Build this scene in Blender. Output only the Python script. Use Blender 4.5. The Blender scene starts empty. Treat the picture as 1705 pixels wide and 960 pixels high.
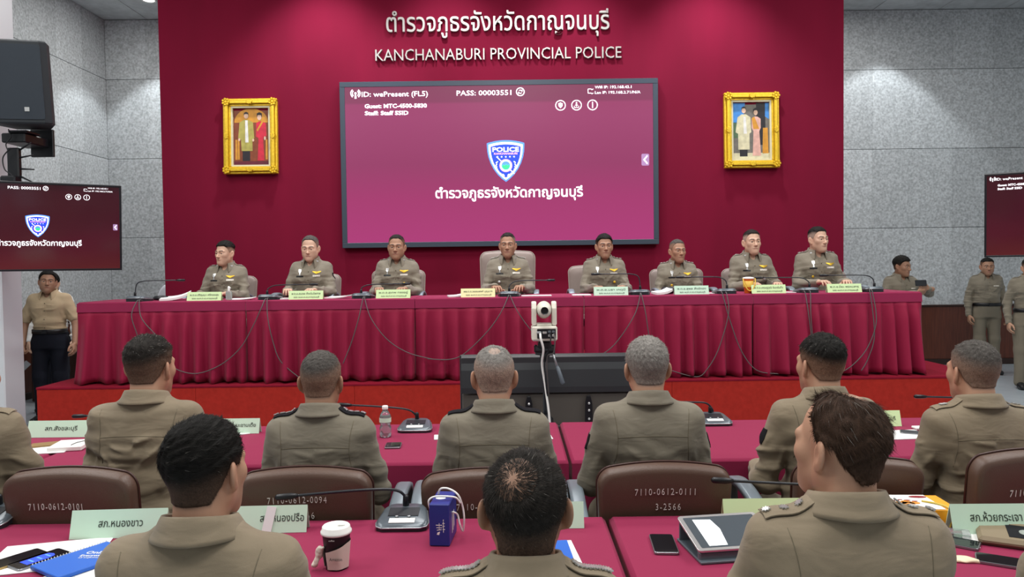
import bpy, math, random
import numpy as np
from mathutils import Vector, Matrix, Euler
from mathutils.bvhtree import BVHTree

C = bpy.context.scene.collection
SC = bpy.context.scene
PI = math.pi

# ------------------------------------------------------------------ camera
FPX, IW, IH = 1240.0, 1705.0, 960.0
CAMZ = 1.6
PITCH, ROLL = math.radians(1.75), math.radians(0.74)
_f = Vector((0, math.cos(PITCH), -math.sin(PITCH)))
_u0 = Vector((0, math.sin(PITCH), math.cos(PITCH)))
_r0 = Vector((1, 0, 0))
_r = _r0 * math.cos(ROLL) - _u0 * math.sin(ROLL)
_u = _r0 * math.sin(ROLL) + _u0 * math.cos(ROLL)
CAMPOS = Vector((0, 0, CAMZ))
cd = bpy.data.cameras.new('camera')
cd.sensor_width = 36.0
cd.lens = 36.0 * FPX / IW
cd.clip_start = 0.05
cam = bpy.data.objects.new('camera', cd)
C.objects.link(cam)
cam.matrix_world = Matrix(((_r.x, _u.x, -_f.x, 0), (_r.y, _u.y, -_f.y, 0), (_r.z, _u.z, -_f.z, CAMZ), (0, 0, 0, 1)))
SC.camera = cam


def ray(px, py):
    return _f + _r * ((px - IW / 2) / FPX) - _u * ((py - IH / 2) / FPX)


def PY(px, py, y):
    d = ray(px, py)
    return CAMPOS + d * (y / d.y)


def PZ(px, py, z):
    d = ray(px, py)
    return CAMPOS + d * ((z - CAMZ) / d.z)


# ------------------------------------------------------------------ view, world, added ceiling fill, downlights of the room
vs = SC.view_settings
vs.view_transform = 'Standard'
vs.look = 'None'
vs.gamma = 1.0
vs.use_curve_mapping = False
vs.exposure = 0.0
SC.cycles.max_bounces = 6
SC.cycles.diffuse_bounces = 3
SC.cycles.glossy_bounces = 3
SC.cycles.transmission_bounces = 4
SC.cycles.sample_clamp_indirect = 4.0
SC.cycles.use_denoising = True

w = bpy.data.worlds.new('hall_light')
SC.world = w
w.use_nodes = True
w.node_tree.nodes['Background'].inputs[0].default_value = (0.93, 0.97, 1.0, 1)
w.node_tree.nodes['Background'].inputs[1].default_value = 0.42

CEIL = 5.4


def area(x, y, z, sx, sy, e, col=(1, 0.98, 0.95)):
    l = bpy.data.lights.new('ceiling_fill', 'AREA')
    l.shape = 'RECTANGLE'
    l.size, l.size_y = sx, sy
    l.energy = e
    l.color = col
    o = bpy.data.objects.new('ceiling_fill', l)
    C.objects.link(o)
    o.location = (x, y, z)
    return o


for ax in (-4.2, 0.0, 4.2):
    for ay, ae in ((0.8, 100), (3.4, 92), (6.0, 72), (9.7, 60)):
        area(ax, ay, CEIL - 0.06, 1.6, 1.2, ae)  # broad unseen fill under the ceiling, added for overall exposure


def spot(x, y, z, tx, ty, tz, e, ang=75, blend=0.45, r=0.06, col=(1, 0.97, 0.93)):
    l = bpy.data.lights.new('downlight_lamp', 'SPOT')
    l.energy = e
    l.spot_size = math.radians(ang)
    l.spot_blend = blend
    l.shadow_soft_size = r
    l.color = col
    o = bpy.data.objects.new('downlight_lamp', l)
    C.objects.link(o)
    o.location = (x, y, z)
    o.rotation_euler = (Vector((tx, ty, tz)) - Vector((x, y, z))).to_track_quat('-Z', 'Y').to_euler()
    return o


for sx in (-5.15, 5.6):                                    # downlights by the grey back wall
    spot(sx, 10.6, CEIL - 0.04, sx, 10.95, 0, 115, 84, 0.25, 0.05, (0.93, 0.97, 1.0))
for sx, se in ((-2.1, 300), (-0.7, 190), (0.75, 190), (2.25, 280)):   # downlights washing the red wall
    spot(sx, 7.7, CEIL - 0.04, sx, 8.35, 1.5, se, 92, 0.8, 0.08, (0.92, 0.92, 1.0))

# ------------------------------------------------------------------ materials


def lin(c):
    if isinstance(c, str):
        c = [int(c[i:i + 2], 16) / 255 for i in (0, 2, 4)]
    return tuple((v / 12.92 if v <= 0.04045 else ((v + 0.055) / 1.055) ** 2.4) for v in c)


def mat(name, col, rough=0.6, metal=0.0, spec=0.4, bump=0.0, bscale=200.0, var=0.0, vscale=6.0, attr=False, emit=0.0,
        alpha=1.0, trans=0.0, coat=0.0, sheen=0.0, stretch=None, bump2=0.0, b2scale=10.0, b2stretch=(1, 1, 1)):
    m = bpy.data.materials.new(name)
    m.use_nodes = True
    nt = m.node_tree
    N, L = nt.nodes, nt.links
    b = N['Principled BSDF']
    c = lin(col)
    b.inputs['Base Color'].default_value = (*c, 1)
    b.inputs['Roughness'].default_value = rough
    b.inputs['Metallic'].default_value = metal
    b.inputs['Specular IOR Level'].default_value = spec
    b.inputs['Alpha'].default_value = alpha
    b.inputs['Transmission Weight'].default_value = trans
    b.inputs['Coat Weight'].default_value = coat
    b.inputs['Sheen Weight'].default_value = sheen
    if emit:
        b.inputs['Emission Color'].default_value = (*c, 1)
        b.inputs['Emission Strength'].default_value = emit
    tc = None
    if var or bump or bump2:
        tc = N.new('ShaderNodeTexCoord')
    base = None
    if attr:
        at = N.new('ShaderNodeAttribute')
        at.attribute_name = 'Col'
        base = at.outputs['Color']
        L.new(base, b.inputs['Base Color'])
    if var:
        nz = N.new('ShaderNodeTexNoise')
        nz.inputs['Scale'].default_value = vscale
        nz.inputs['Detail'].default_value = 6
        mp = N.new('ShaderNodeMapping')
        if stretch:
            mp.inputs['Scale'].default_value = stretch
        L.new(tc.outputs['Object'], mp.inputs['Vector'])
        L.new(mp.outputs[0], nz.inputs['Vector'])
        mr = N.new('ShaderNodeMapRange')
        mr.inputs[1].default_value, mr.inputs[2].default_value = 0.3, 0.7
        mr.inputs[3].default_value, mr.inputs[4].default_value = 1 - var, 1 + var
        L.new(nz.outputs[0], mr.inputs[0])
        mx = N.new('ShaderNodeMix')
        mx.data_type = 'RGBA'
        mx.blend_type = 'MULTIPLY'
        mx.inputs[0].default_value = 1
        if base:
            L.new(base, mx.inputs[6])
        else:
            mx.inputs[6].default_value = (*c, 1)
        L.new(mr.outputs[0], mx.inputs[7])
        L.new(mx.outputs[2], b.inputs['Base Color'])
    nrm = None
    if bump:
        nz = N.new('ShaderNodeTexNoise')
        nz.inputs['Scale'].default_value = bscale
        nz.inputs['Detail'].default_value = 3
        L.new(tc.outputs['Object'], nz.inputs['Vector'])
        bp = N.new('ShaderNodeBump')
        bp.inputs['Strength'].default_value = bump
        bp.inputs['Distance'].default_value = 0.002
        L.new(nz.outputs[0], bp.inputs['Height'])
        nrm = bp.outputs[0]
    if bump2:
        nz = N.new('ShaderNodeTexNoise')
        nz.inputs['Scale'].default_value = b2scale
        nz.inputs['Detail'].default_value = 2.5
        nz.inputs['Distortion'].default_value = 0.6
        mp = N.new('ShaderNodeMapping')
        mp.inputs['Scale'].default_value = b2stretch
        L.new(tc.outputs['Object'], mp.inputs['Vector'])
        L.new(mp.outputs[0], nz.inputs['Vector'])
        bp = N.new('ShaderNodeBump')
        bp.inputs['Strength'].default_value = bump2
        bp.inputs['Distance'].default_value = 0.02
        L.new(nz.outputs[0], bp.inputs['Height'])
        if nrm:
            L.new(nrm, bp.inputs['Normal'])
        nrm = bp.outputs[0]
    if nrm:
        L.new(nrm, b.inputs['Normal'])
    return m


M = {}
M['khaki'] = mat('khaki_uniform_cloth', '7b7465', 0.75, spec=0.25, bump=0.25, bscale=900, var=0.05, vscale=3, sheen=0.15, bump2=0.4, b2scale=8, b2stretch=(1, 1, 2.2))
M['khaki_dark'] = mat('khaki_seam_thread', '6a6251', 0.8, spec=0.2)
M['brown_khaki'] = mat('brown_uniform_cloth', '857863', 0.75, spec=0.25, bump=0.25, bscale=900, var=0.05, vscale=3, sheen=0.15, bump2=0.4, b2scale=8, b2stretch=(1, 1, 2.2))
M['trouser'] = mat('khaki_trouser_cloth', '7b7465', 0.8, spec=0.2, bump=0.25, bscale=900, bump2=0.2, b2scale=8)
M['polo'] = mat('beige_polo_knit', 'b9a586', 0.8, spec=0.2, bump=0.4, bscale=700, bump2=0.2, b2scale=8)
M['navy'] = mat('navy_denim', '171a24', 0.8, spec=0.2, bump=0.3, bscale=800, bump2=0.2, b2scale=8)
M['black_cloth'] = mat('black_cloth', '15151a', 0.85, spec=0.2, bump=0.3, bscale=600)
M['skin'] = mat('skin', 'c09070', 0.48, spec=0.35, attr=True, bump=0.12, bscale=500)
M['eye'] = mat('eye', 'ffffff', 0.15, spec=0.5, attr=True)
M['hair'] = mat('hair', '16130f', 0.7, spec=0.18, attr=True, bump=0.6, bscale=420)
M['silver'] = mat('silver_metal', 'd5d6d4', 0.3, metal=0.85)
M['gold'] = mat('gold_metal', 'd8b03a', 0.35, metal=0.6, bump=0.3, bscale=300)
M['white'] = mat('white_plastic', 'eeeeea', 0.4)
M['black'] = mat('black_plastic', '14161a', 0.4)
M['black_leather'] = mat('black_leather', '121214', 0.4, bump=0.3, bscale=300)
M['grey_plastic'] = mat('grey_plastic', '5b646c', 0.35)
M['ribbon'] = mat('ribbon_bar_cloth', 'd9d4c8', 0.6, var=0.25, vscale=120)


# ------------------------------------------------------------------ object helpers
def link(o):
    C.objects.link(o)
    return o


def mesh_obj(name, V, F, m=None, parent=None, smooth=True, col=None, loc=None, rot=None):
    me = bpy.data.meshes.new(name)
    V = np.asarray(V, dtype=np.float64)
    if isinstance(F, np.ndarray):
        F = F.tolist()
    me.from_pydata(V.tolist(), [], F)
    if col is not None:
        a = me.color_attributes.new('Col', 'FLOAT_COLOR', 'POINT')
        cc = np.ones((len(V), 4), dtype=np.float32)
        cc[:, :3] = col
        a.data.foreach_set('color', cc.ravel())
    if m is not None:
        for mm in (m if isinstance(m, (list, tuple)) else [m]):
            me.materials.append(M[mm] if isinstance(mm, str) else mm)
    if smooth:
        me.polygons.foreach_set('use_smooth', np.ones(len(me.polygons), dtype=bool))
    me.validate()
    me.update()
    o = bpy.data.objects.new(name, me)
    if parent is not None:
        o.parent = parent
    if loc is not None:
        o.location = loc
    if rot is not None:
        o.rotation_euler = rot
    return link(o)


def empty(name, loc=(0, 0, 0), rz=0.0, rot=None, parent=None):
    o = bpy.data.objects.new(name, None)
    o.empty_display_size = 0.1
    o.location = loc
    o.rotation_euler = rot if rot is not None else (0, 0, rz)
    if parent is not None:
        o.parent = parent
    return link(o)


def tag(o, label=None, cat=None, group=None, kind=None):
    if label:
        o['label'] = label
    if cat:
        o['category'] = cat
    if group:
        o['group'] = group
    if kind:
        o['kind'] = kind
    return o


def copy_tree(o, parent=None):
    c = o.copy()
    C.objects.link(c)
    if parent is not None:
        c.parent = parent
    for ch in list(o.children):
        copy_tree(ch, c)
    return c


class MB:
    """collects simple solids into one mesh"""

    def __init__(s):
        s.V, s.F, s.Mi = [], [], []
        s.n = 0
        s.mi = 0

    def add(s, V, F):
        V = np.asarray(V, dtype=float).reshape(-1, 3)
        for f in F:
            s.F.append([int(i) + s.n for i in f])
            s.Mi.append(s.mi)
        s.V.append(V)
        s.n += len(V)
        return s

    def box(s, c, d, R=None, bev=0.0, taper=1.0):
        """box of full size d at c with chamfered edges"""
        hx, hy, hz = d[0] / 2, d[1] / 2, d[2] / 2
        if bev <= 0:
            V = [(x * hx * (taper if z > 0 else 1), y * hy * (taper if z > 0 else 1), z * hz) for z in (-1, 1) for y in (-1, 1) for x in (-1, 1)]
            F = [(0, 2, 3, 1), (4, 5, 7, 6), (0, 1, 5, 4), (2, 6, 7, 3), (0, 4, 6, 2), (1, 3, 7, 5)]
        else:
            b = min(bev, hx * .95, hy * .95, hz * .95)
            V, F = [], []
            idx = {}
            for sx in (-1, 1):
                for sy in (-1, 1):
                    for sz in (-1, 1):
                        for ax in range(3):
                            p = [sx * (hx - b), sy * (hy - b), sz * (hz - b)]
                            p[ax] = (sx * hx, sy * hy, sz * hz)[ax]
                            if taper != 1.0 and sz > 0:
                                p[0] *= taper
                                p[1] *= taper
                            idx[(sx, sy, sz, ax)] = len(V)
                            V.append(p)
            for ax in range(3):
                a1, a2 = (ax + 1) % 3, (ax + 2) % 3
                for sg in (-1, 1):
                    q = []
                    for s1, s2 in ((-1, -1), (1, -1), (1, 1), (-1, 1)):
                        k = [0, 0, 0]
                        k[ax], k[a1], k[a2] = sg, s1, s2
                        q.append(idx[(*k, ax)])
                    F.append(q if sg > 0 else q[::-1])
                for s1 in (-1, 1):
                    for s2 in (-1, 1):
                        k0, k1 = [0, 0, 0], [0, 0, 0]
                        k0[ax], k1[ax] = -1, 1
                        k0[a1] = k1[a1] = s1
                        k0[a2] = k1[a2] = s2
                        q = [idx[(*k0, a1)], idx[(*k1, a1)], idx[(*k1, a2)], idx[(*k0, a2)]]
                        F.append(q if s1 * s2 < 0 else q[::-1])
            for sx in (-1, 1):
                for sy in (-1, 1):
                    for sz in (-1, 1):
                        q = [idx[(sx, sy, sz, a)] for a in range(3)]
                        F.append(q if sx * sy * sz > 0 else q[::-1])
        V = np.array(V, dtype=float)
        if R is not None:
            V = V @ np.array(R.to_3x3()).T
        return s.add(V + np.array(c), F)

    def tube(s, pts, r, n=8, cap=True, flat=1.0):
        """tube along a polyline; r is a number or one per point"""
        P = [Vector(p) for p in pts]
        rr = r if hasattr(r, '__len__') else [r] * len(P)
        V, F = [], []
        t0 = (P[1] - P[0]).normalized()
        a = t0.orthogonal().normalized()
        for i, p in enumerate(P):
            t = (P[min(i + 1, len(P) - 1)] - P[max(i - 1, 0)]).normalized()
            a = (a - t * a.dot(t))
            a = a.normalized() if a.length > 1e-6 else t.orthogonal().normalized()
            b = t.cross(a)
            for k in range(n):
                th = 2 * PI * k / n
                V.append(p + (a * math.cos(th) + b * math.sin(th) * flat) * rr[i])
        for i in range(len(P) - 1):
            for k in range(n):
                k2 = (k + 1) % n
                F.append((i * n + k, i * n + k2, (i + 1) * n + k2, (i + 1) * n + k))
        if cap:
            F.append(tuple(range(n))[::-1])
            F.append(tuple((len(P) - 1) * n + k for k in range(n)))
        return s.add([tuple(v) for v in V], F)

    def lathe(s, prof, n=24, c=(0, 0, 0), axis='Z', sx=1.0, sy=1.0, cap=True):
        V, F = [], []
        for r, z in prof:
            for k in range(n):
                th = 2 * PI * k / n
                x, y = r * math.cos(th) * sx, r * math.sin(th) * sy
                V.append((x, y, z) if axis == 'Z' else ((z, x, y) if axis == 'X' else (x, -z, y)))
        for i in range(len(prof) - 1):
            for k in range(n):
                k2 = (k + 1) % n
                F.append((i * n + k, i * n + k2, (i + 1) * n + k2, (i + 1) * n + k))
        if cap:
            F.append(tuple(range(n))[::-1])
            F.append(tuple((len(prof) - 1) * n + k for k in range(n)))
        return s.add(np.array(V) + np.array(c), F)

    def prism(s, outline, z0, z1, Mx=None, bev=0.0):
        """2D outline (x,y) extruded z0..z1, optional chamfer"""
        o = np.array(outline, dtype=float)
        n = len(o)
        c = o.mean(0)
        ins = c + (o - c) * (1 - bev / max(1e-6, np.abs(o - c).max()))
        rings = [(o, z0), (o, z1)] if bev <= 0 else [(ins, z0), (o, z0 + bev), (o, z1 - bev), (ins, z1)]
        V = np.vstack([np.hstack([r, np.full((n, 1), z)]) for r, z in rings])
        F = []
        for i in range(len(rings) - 1):
            for k in range(n):
                k2 = (k + 1) % n
                F.append((i * n + k, i * n + k2, (i + 1) * n + k2, (i + 1) * n + k))
        F.append(tuple(range(n))[::-1])
        F.append(tuple((len(rings) - 1) * n + k for k in range(n)))
        if Mx is not None:
            V = V @ np.array(Mx.to_3x3()).T + np.array(Mx.to_translation())
        return s.add(V, F)

    def grid(s, fn, nu, nv, closed_u=False):
        V = [fn(i / (nu if closed_u else nu - 1), j / (nv - 1)) for j in range(nv) for i in range(nu)]
        F = []
        for j in range(nv - 1):
            for i in range(nu if closed_u else nu - 1):
                i2 = (i + 1) % nu
                F.append((j * nu + i, j * nu + i2, (j + 1) * nu + i2, (j + 1) * nu + i))
        return s.add(V, F)

    def build(s, name, m, parent=None, smooth=False, loc=None, rot=None):
        o = mesh_obj(name, np.vstack(s.V), s.F, m, parent, smooth, loc=loc, rot=rot)
        if isinstance(m, (list, tuple)) and len(o.data.polygons) == len(s.Mi):
            o.data.polygons.foreach_set('material_index', np.array(s.Mi, dtype=np.int32))
        return o


def auto_smooth(o, deg=40):
    me = o.data
    me.polygons.foreach_set('use_smooth', np.ones(len(me.polygons), dtype=bool))
    me.set_sharp_from_angle(angle=math.radians(deg))
    return o


def rrect(w, h, r, n=5):
    P = []
    for cx, cy, a0 in ((w / 2 - r, h / 2 - r, 0), (-w / 2 + r, h / 2 - r, 90), (-w / 2 + r, -h / 2 + r, 180), (w / 2 - r, -h / 2 + r, 270)):
        for i in range(n + 1):
            a = math.radians(a0 + 90 * i / n)
            P.append((cx + r * math.cos(a), cy + r * math.sin(a)))
    return P


def bez(p0, p1, p2, p3, n=16):
    p0, p1, p2, p3 = map(Vector, (p0, p1, p2, p3))
    return [p0 * (1 - t) ** 3 + p1 * 3 * t * (1 - t) ** 2 + p2 * 3 * t * t * (1 - t) + p3 * t ** 3 for t in (i / n for i in range(n + 1))]


def smooth_path(pts, n=8):
    P = [Vector(p) for p in pts]
    out = []
    for i in range(len(P) - 1):
        p0, p1, p2, p3 = P[max(i - 1, 0)], P[i], P[i + 1], P[min(i + 2, len(P) - 1)]
        for k in range(n):
            t = k / n
            out.append(0.5 * ((2 * p1) + (p2 - p0) * t + (2 * p0 - 5 * p1 + 4 * p2 - p3) * t * t + (3 * p1 - p0 - 3 * p2 + p3) * t ** 3))
    out.append(P[-1])
    return out


_txt_cache = {}


def text_mesh(body, size, ext=0.0005, off=0.0, spacing=1.0, res=2):
    """returns V (x right, y up, z out; centred in x, baseline y=0), F"""
    key = (body, size, ext, off, spacing)
    if key in _txt_cache:
        return _txt_cache[key]
    cu = bpy.data.curves.new('lettering', 'FONT')
    cu.body = body
    cu.size = size
    cu.extrude = ext
    cu.offset = off * size
    cu.space_character = spacing
    cu.resolution_u = res
    o = bpy.data.objects.new('lettering', cu)
    C.objects.link(o)
    bpy.context.view_layer.update()
    dg = bpy.context.evaluated_depsgraph_get()
    me = bpy.data.meshes.new_from_object(o.evaluated_get(dg))
    V = np.zeros(len(me.vertices) * 3)
    me.vertices.foreach_get('co', V)
    V = V.reshape(-1, 3)
    F = [tuple(p.vertices) for p in me.polygons]
    bpy.data.objects.remove(o)
    bpy.data.curves.remove(cu)
    bpy.data.meshes.remove(me)
    if len(V):
        V[:, 0] -= (V[:, 0].min() + V[:, 0].max()) / 2
    _txt_cache[key] = (V, F)
    return V, F


def text_obj(body, size, Mx, m, parent=None, ext=0.0005, off=0.016, width=None, spacing=1.0, name='lettering'):
    """Mx maps (x right, y up, z out) into the parent's frame"""
    V, F = text_mesh(body, size, ext, off, spacing)
    V = V.copy()
    if width:
        V[:, 0] *= width / max(1e-6, V[:, 0].max() - V[:, 0].min())
    A = np.array(Mx)
    return mesh_obj(name, V @ A[:3, :3].T + A[:3, 3], F, m, parent, smooth=False)


def frame_front(c, w=None):
    """frame for writing on a face that looks to -Y (towards the camera)"""
    return Matrix.Translation(Vector(c)) @ Matrix(((1, 0, 0, 0), (0, 0, -1, 0), (0, 1, 0, 0), (0, 0, 0, 1)))
# ------------------------------------------------------------------ signed-distance modelling of bodies
def smin(a, b, k):
    h = np.maximum(k - np.abs(a - b), 0) / k
    return np.minimum(a, b) - h * h * k * 0.25


def smax(a, b, k):
    return -smin(-a, -b, k)


class Field:
    def __init__(s, lo, hi, h):
        s.h = h
        s.lo = np.array(lo, dtype=np.float32)
        n = np.ceil((np.array(hi) - s.lo) / h).astype(int) + 1
        s.ax = [(s.lo[i] + h * np.arange(n[i])).astype(np.float32) for i in range(3)]
        s.D = np.full(n, 1.0, dtype=np.float32)

    def _sub(s, lo, hi):
        sl = []
        for i in range(3):
            a = int(np.clip(np.floor((lo[i] - s.lo[i]) / s.h), 0, len(s.ax[i])))
            b = int(np.clip(np.ceil((hi[i] - s.lo[i]) / s.h) + 1, 0, len(s.ax[i])))
            sl.append(slice(a, b))
        X = s.ax[0][sl[0]][:, None, None]
        Y = s.ax[1][sl[1]][None, :, None]
        Z = s.ax[2][sl[2]][None, None, :]
        return tuple(sl), X, Y, Z

    def _put(s, sl, d, k, sub):
        if d.size == 0:
            return
        cur = s.D[sl]
        if sub:
            s.D[sl] = smax(cur, -d, k)
        else:
            s.D[sl] = smin(cur, d, k)

    def ell(s, c, r, k=0.02, R=None, sub=False):
        m = max(r) + k + 2 * s.h + 0.01
        c = np.array(c, dtype=float)
        sl, X, Y, Z = s._sub(c - m, c + m)
        x, y, z = X - c[0], Y - c[1], Z - c[2]
        if R is not None:
            A = np.array(R.to_3x3())          # local = A^T p
            x, y, z = (A[0, 0] * x + A[1, 0] * y + A[2, 0] * z, A[0, 1] * x + A[1, 1] * y + A[2, 1] * z, A[0, 2] * x + A[1, 2] * y + A[2, 2] * z)
        k0 = np.sqrt((x / r[0]) ** 2 + (y / r[1]) ** 2 + (z / r[2]) ** 2)
        k1 = np.sqrt((x / r[0] ** 2) ** 2 + (y / r[1] ** 2) ** 2 + (z / r[2] ** 2) ** 2) + 1e-6
        s._put(sl, (k0 * (k0 - 1) / k1).astype(np.float32), k, sub)
        return s

    def cap(s, a, b, ra, rb, k=0.02, sub=False):
        a, b = np.array(a, dtype=float), np.array(b, dtype=float)
        m = max(ra, rb) + k + 2 * s.h + 0.01
        sl, X, Y, Z = s._sub(np.minimum(a, b) - m, np.maximum(a, b) + m)
        d = b - a
        L2 = float(d @ d) + 1e-9
        t = np.clip(((X - a[0]) * d[0] + (Y - a[1]) * d[1] + (Z - a[2]) * d[2]) / L2, 0, 1)
        q = np.sqrt((X - a[0] - t * d[0]) ** 2 + (Y - a[1] - t * d[1]) ** 2 + (Z - a[2] - t * d[2]) ** 2) - (ra + (rb - ra) * t)
        s._put(sl, q.astype(np.float32), k, sub)
        return s

    def loft(s, secs, k=0.02, p=2.4, grow=0.0):
        """secs: (z, cx, cy, rx, ry) rising in z"""
        S = np.array(secs, dtype=float)
        m = S[:, 3:].max() + 0.05
        lo = np.array([(S[:, 1] - S[:, 3]).min() - .05, (S[:, 2] - S[:, 4]).min() - .05, S[0, 0] - .06])
        hi = np.array([(S[:, 1] + S[:, 3]).max() + .05, (S[:, 2] + S[:, 4]).max() + .05, S[-1, 0] + .06])
        sl, X, Y, Z = s._sub(lo, hi)
        z = Z.ravel()
        zi = np.linspace(S[0, 0], S[-1, 0], 60)
        col = []
        for j in range(1, 5):                       # smoothed interpolation
            v = np.interp(zi, S[:, 0], S[:, j])
            ker = np.array([1, 2, 3, 2, 1.]) / 9
            v2 = np.convolve(np.pad(v, 2, 'edge'), ker, 'valid')
            col.append(np.interp(z, zi, v2)[None, None, :])
        cx, cy, rx, ry = col
        rx, ry = rx + grow, ry + grow
        q = (np.abs((X - cx) / rx) ** p + np.abs((Y - cy) / ry) ** p) ** (1 / p)
        d = (q - 1) * np.minimum(rx, ry)
        dz = np.maximum(S[0, 0] - Z, Z - S[-1, 0])
        d = np.where(dz > 0, np.sqrt(np.maximum(d, 0) ** 2 + dz ** 2), np.maximum(d, dz * 1.0))
        s._put(sl, d.astype(np.float32), k, False)
        return s

    def mesh(s):
        D = s.D
        h = s.h
        ins = D < 0
        c = [ins[i:ins.shape[0] - 1 + i, j:ins.shape[1] - 1 + j, k:ins.shape[2] - 1 + k] for i in (0, 1) for j in (0, 1) for k in (0, 1)]
        cnt = sum(x.astype(np.uint8) for x in c)
        act = (cnt > 0) & (cnt < 8)
        I, J, K = np.nonzero(act)
        n = len(I)
        vid = np.full(act.shape, -1, dtype=np.int32)
        vid[I, J, K] = np.arange(n)
        offs = [(i, j, k) for i in (0, 1) for j in (0, 1) for k in (0, 1)]
        val = np.stack([D[I + i, J + j, K + k] for i, j, k in offs], 1)
        acc = np.zeros((n, 3))
        num = np.zeros(n)
        for a in range(8):
            for b in range(a + 1, 8):
                oa, ob = np.array(offs[a]), np.array(offs[b])
                if np.abs(oa - ob).sum() != 1:
                    continue
                va, vb = val[:, a], val[:, b]
                cr = (va < 0) != (vb < 0)
                t = np.where(cr, va / np.where(cr, va - vb, 1), 0)
                acc += np.where(cr[:, None], oa + t[:, None] * (ob - oa), 0)
                num += cr
        P = (acc / num[:, None] + np.stack([I, J, K], 1)) * h + s.lo
        F = []
        for ax in range(3):
            a1, a2 = (ax + 1) % 3, (ax + 2) % 3
            sA = [slice(None)] * 3
            sB = [slice(None)] * 3
            sA[ax], sB[ax] = slice(0, -1), slice(1, None)
            A, B = ins[tuple(sA)], ins[tuple(sB)]
            E = np.nonzero(A != B)
            E = np.stack(E, 1)
            ok = (E[:, a1] > 0) & (E[:, a2] > 0) & (E[:, a1] < D.shape[a1] - 1) & (E[:, a2] < D.shape[a2] - 1)
            E = E[ok]
            fl = ins[E[:, 0], E[:, 1], E[:, 2]]
            q = []
            for d1, d2 in ((-1, -1), (0, -1), (0, 0), (-1, 0)):
                e = E.copy()
                e[:, a1] += d1
                e[:, a2] += d2
                q.append(vid[e[:, 0], e[:, 1], e[:, 2]])
            Q = np.stack(q, 1)
            Q[~fl] = Q[~fl][:, ::-1]
            F.append(Q)
        F = np.vstack(F)
        F = F[(F >= 0).all(1)]
        return P, F


_wr = np.random.RandomState(5)


def wob(P, freq, seed, stretch=(1, 1, 1), n=7):
    """cheap smooth noise: a sum of plane waves"""
    r = np.random.RandomState(seed)
    out = 0
    S = np.array(stretch)
    for _ in range(n):
        k = r.normal(size=3) * freq * S
        out = out + np.sin(P @ k + r.uniform(0, 6.28))
    return out / math.sqrt(n)


def sstep(a, b, x):
    t = np.clip((x - a) / (b - a), 0, 1)
    return t * t * (3 - 2 * t)


# ------------------------------------------------------------------ hands
_hands = {}


def hand_mesh(pose, h=0.0038):
    """right hand, wrist at origin, fingers along -Z, palm faces -X... thumb towards -Y (forward)"""
    if pose in _hands:
        return _hands[pose]
    f = Field((-0.075, -0.085, -0.22), (0.06, 0.075, 0.09), h)
    f.cap((0, 0, 0.08), (0, 0, 0.0), 0.029, 0.025, .01)
    f.ell((-0.002, -0.002, -0.05), (0.017, 0.041, 0.055), .015)
    f.cap((-.003, -.026, -.02), (-.002, -.03, -.075), .015, .013, .012)
    f.cap((-.003, .022, -.02), (-.002, .026, -.075), .014, .012, .012)
    curl = {'relaxed': (22, 28, 18), 'flat': (5, 8, 5), 'hold': (55, 60, 35), 'point': (30, 45, 30)}[pose]
    for i, (y, L, r, z0) in enumerate(((-.031, .070, .0088, -.088), (-.0105, .079, .0092, -.094), (.0105, .073, .0088, -.091), (.030, .057, .0078, -.083))):
        a = 0.0
        p = np.array([0.0, y, z0 + .012])
        seg = (L * .45, L * .32, L * .25)
        rr = (r, r * .94, r * .86, r * .74)
        sp = (-.10, -.03, .04, .12)[i]
        for s_ in range(3):
            a += math.radians(curl[s_] * (1 + .08 * i))
            d = np.array([-math.sin(a), sp * math.cos(a), -math.cos(a)])
            q = p + d * seg[s_]
            f.cap(p, q, rr[s_], rr[s_ + 1], .004)
            p = q
    # thumb leaves the side of the palm near its base
    t0 = np.array([-.010, -.028, -.022])
    t1 = t0 + np.array([-.018, -.026, -.026])
    b = 1.0 if pose in ('hold', 'point') else .45
    t2 = t1 + np.array([-.014 * b, -.012, -.029])
    t3 = t2 + np.array([-.010 * b, -.001, -.024])
    f.cap(t0, t1, .0155, .0125, .012)
    f.cap(t1, t2, .0118, .0105, .005)
    f.cap(t2, t3, .0103, .0082, .005)
    _hands[pose] = f.mesh()
    return _hands[pose]


# ------------------------------------------------------------------ drape small flat pieces on a surface
def drape(bvh, o, u, v, d, nu, nv, off, thick, outline=None, maxd=0.35):
    """grid o+u*a+v*b (a,b in 0..1) cast along d onto the surface, returned as a thin closed sheet"""
    o, u, v, d = Vector(o), Vector(u), Vector(v), Vector(d).normalized()
    T = []
    last = None
    for j in range(nv):
        for i in range(nu):
            a, b = i / (nu - 1), j / (nv - 1)
            if outline:
                a, b = outline(a, b)
            p = o + u * a + v * b
            hit = bvh.ray_cast(p, d, maxd)
            q = hit[0]
            if q is None:
                q = last if last is not None else p + d * 0.1
            last = q
            T.append(q)
    T = [q - d * off for q in T]
    V = [tuple(q) for q in T] + [tuple(q - d * thick) for q in T]
    n = nu * nv
    F = []
    for j in range(nv - 1):
        for i in range(nu - 1):
            a = j * nu + i
            F.append((a, a + 1, a + nu + 1, a + nu))
            F.append((n + a, n + a + nu, n + a + nu + 1, n + a + 1))
    for j in range(nv - 1):
        for i in (0, nu - 1):
            a = j * nu + i
            F.append((a, a + nu, n + a + nu, n + a))
    for i in range(nu - 1):
        for j in (0, nv - 1):
            a = j * nu + i
            F.append((a, a + 1, n + a + 1, n + a))
    return V, F


SKIN = {'fair': 'c9a48c', 'mid': 'b58c73', 'tan': 'a27b63', 'dark': '85604b'}
HAIRC = {'black': '14120f', 'dark': '1f1b17', 'salt': '4a4642', 'grey': '7d7974', 'brown': '38271c'}


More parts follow.
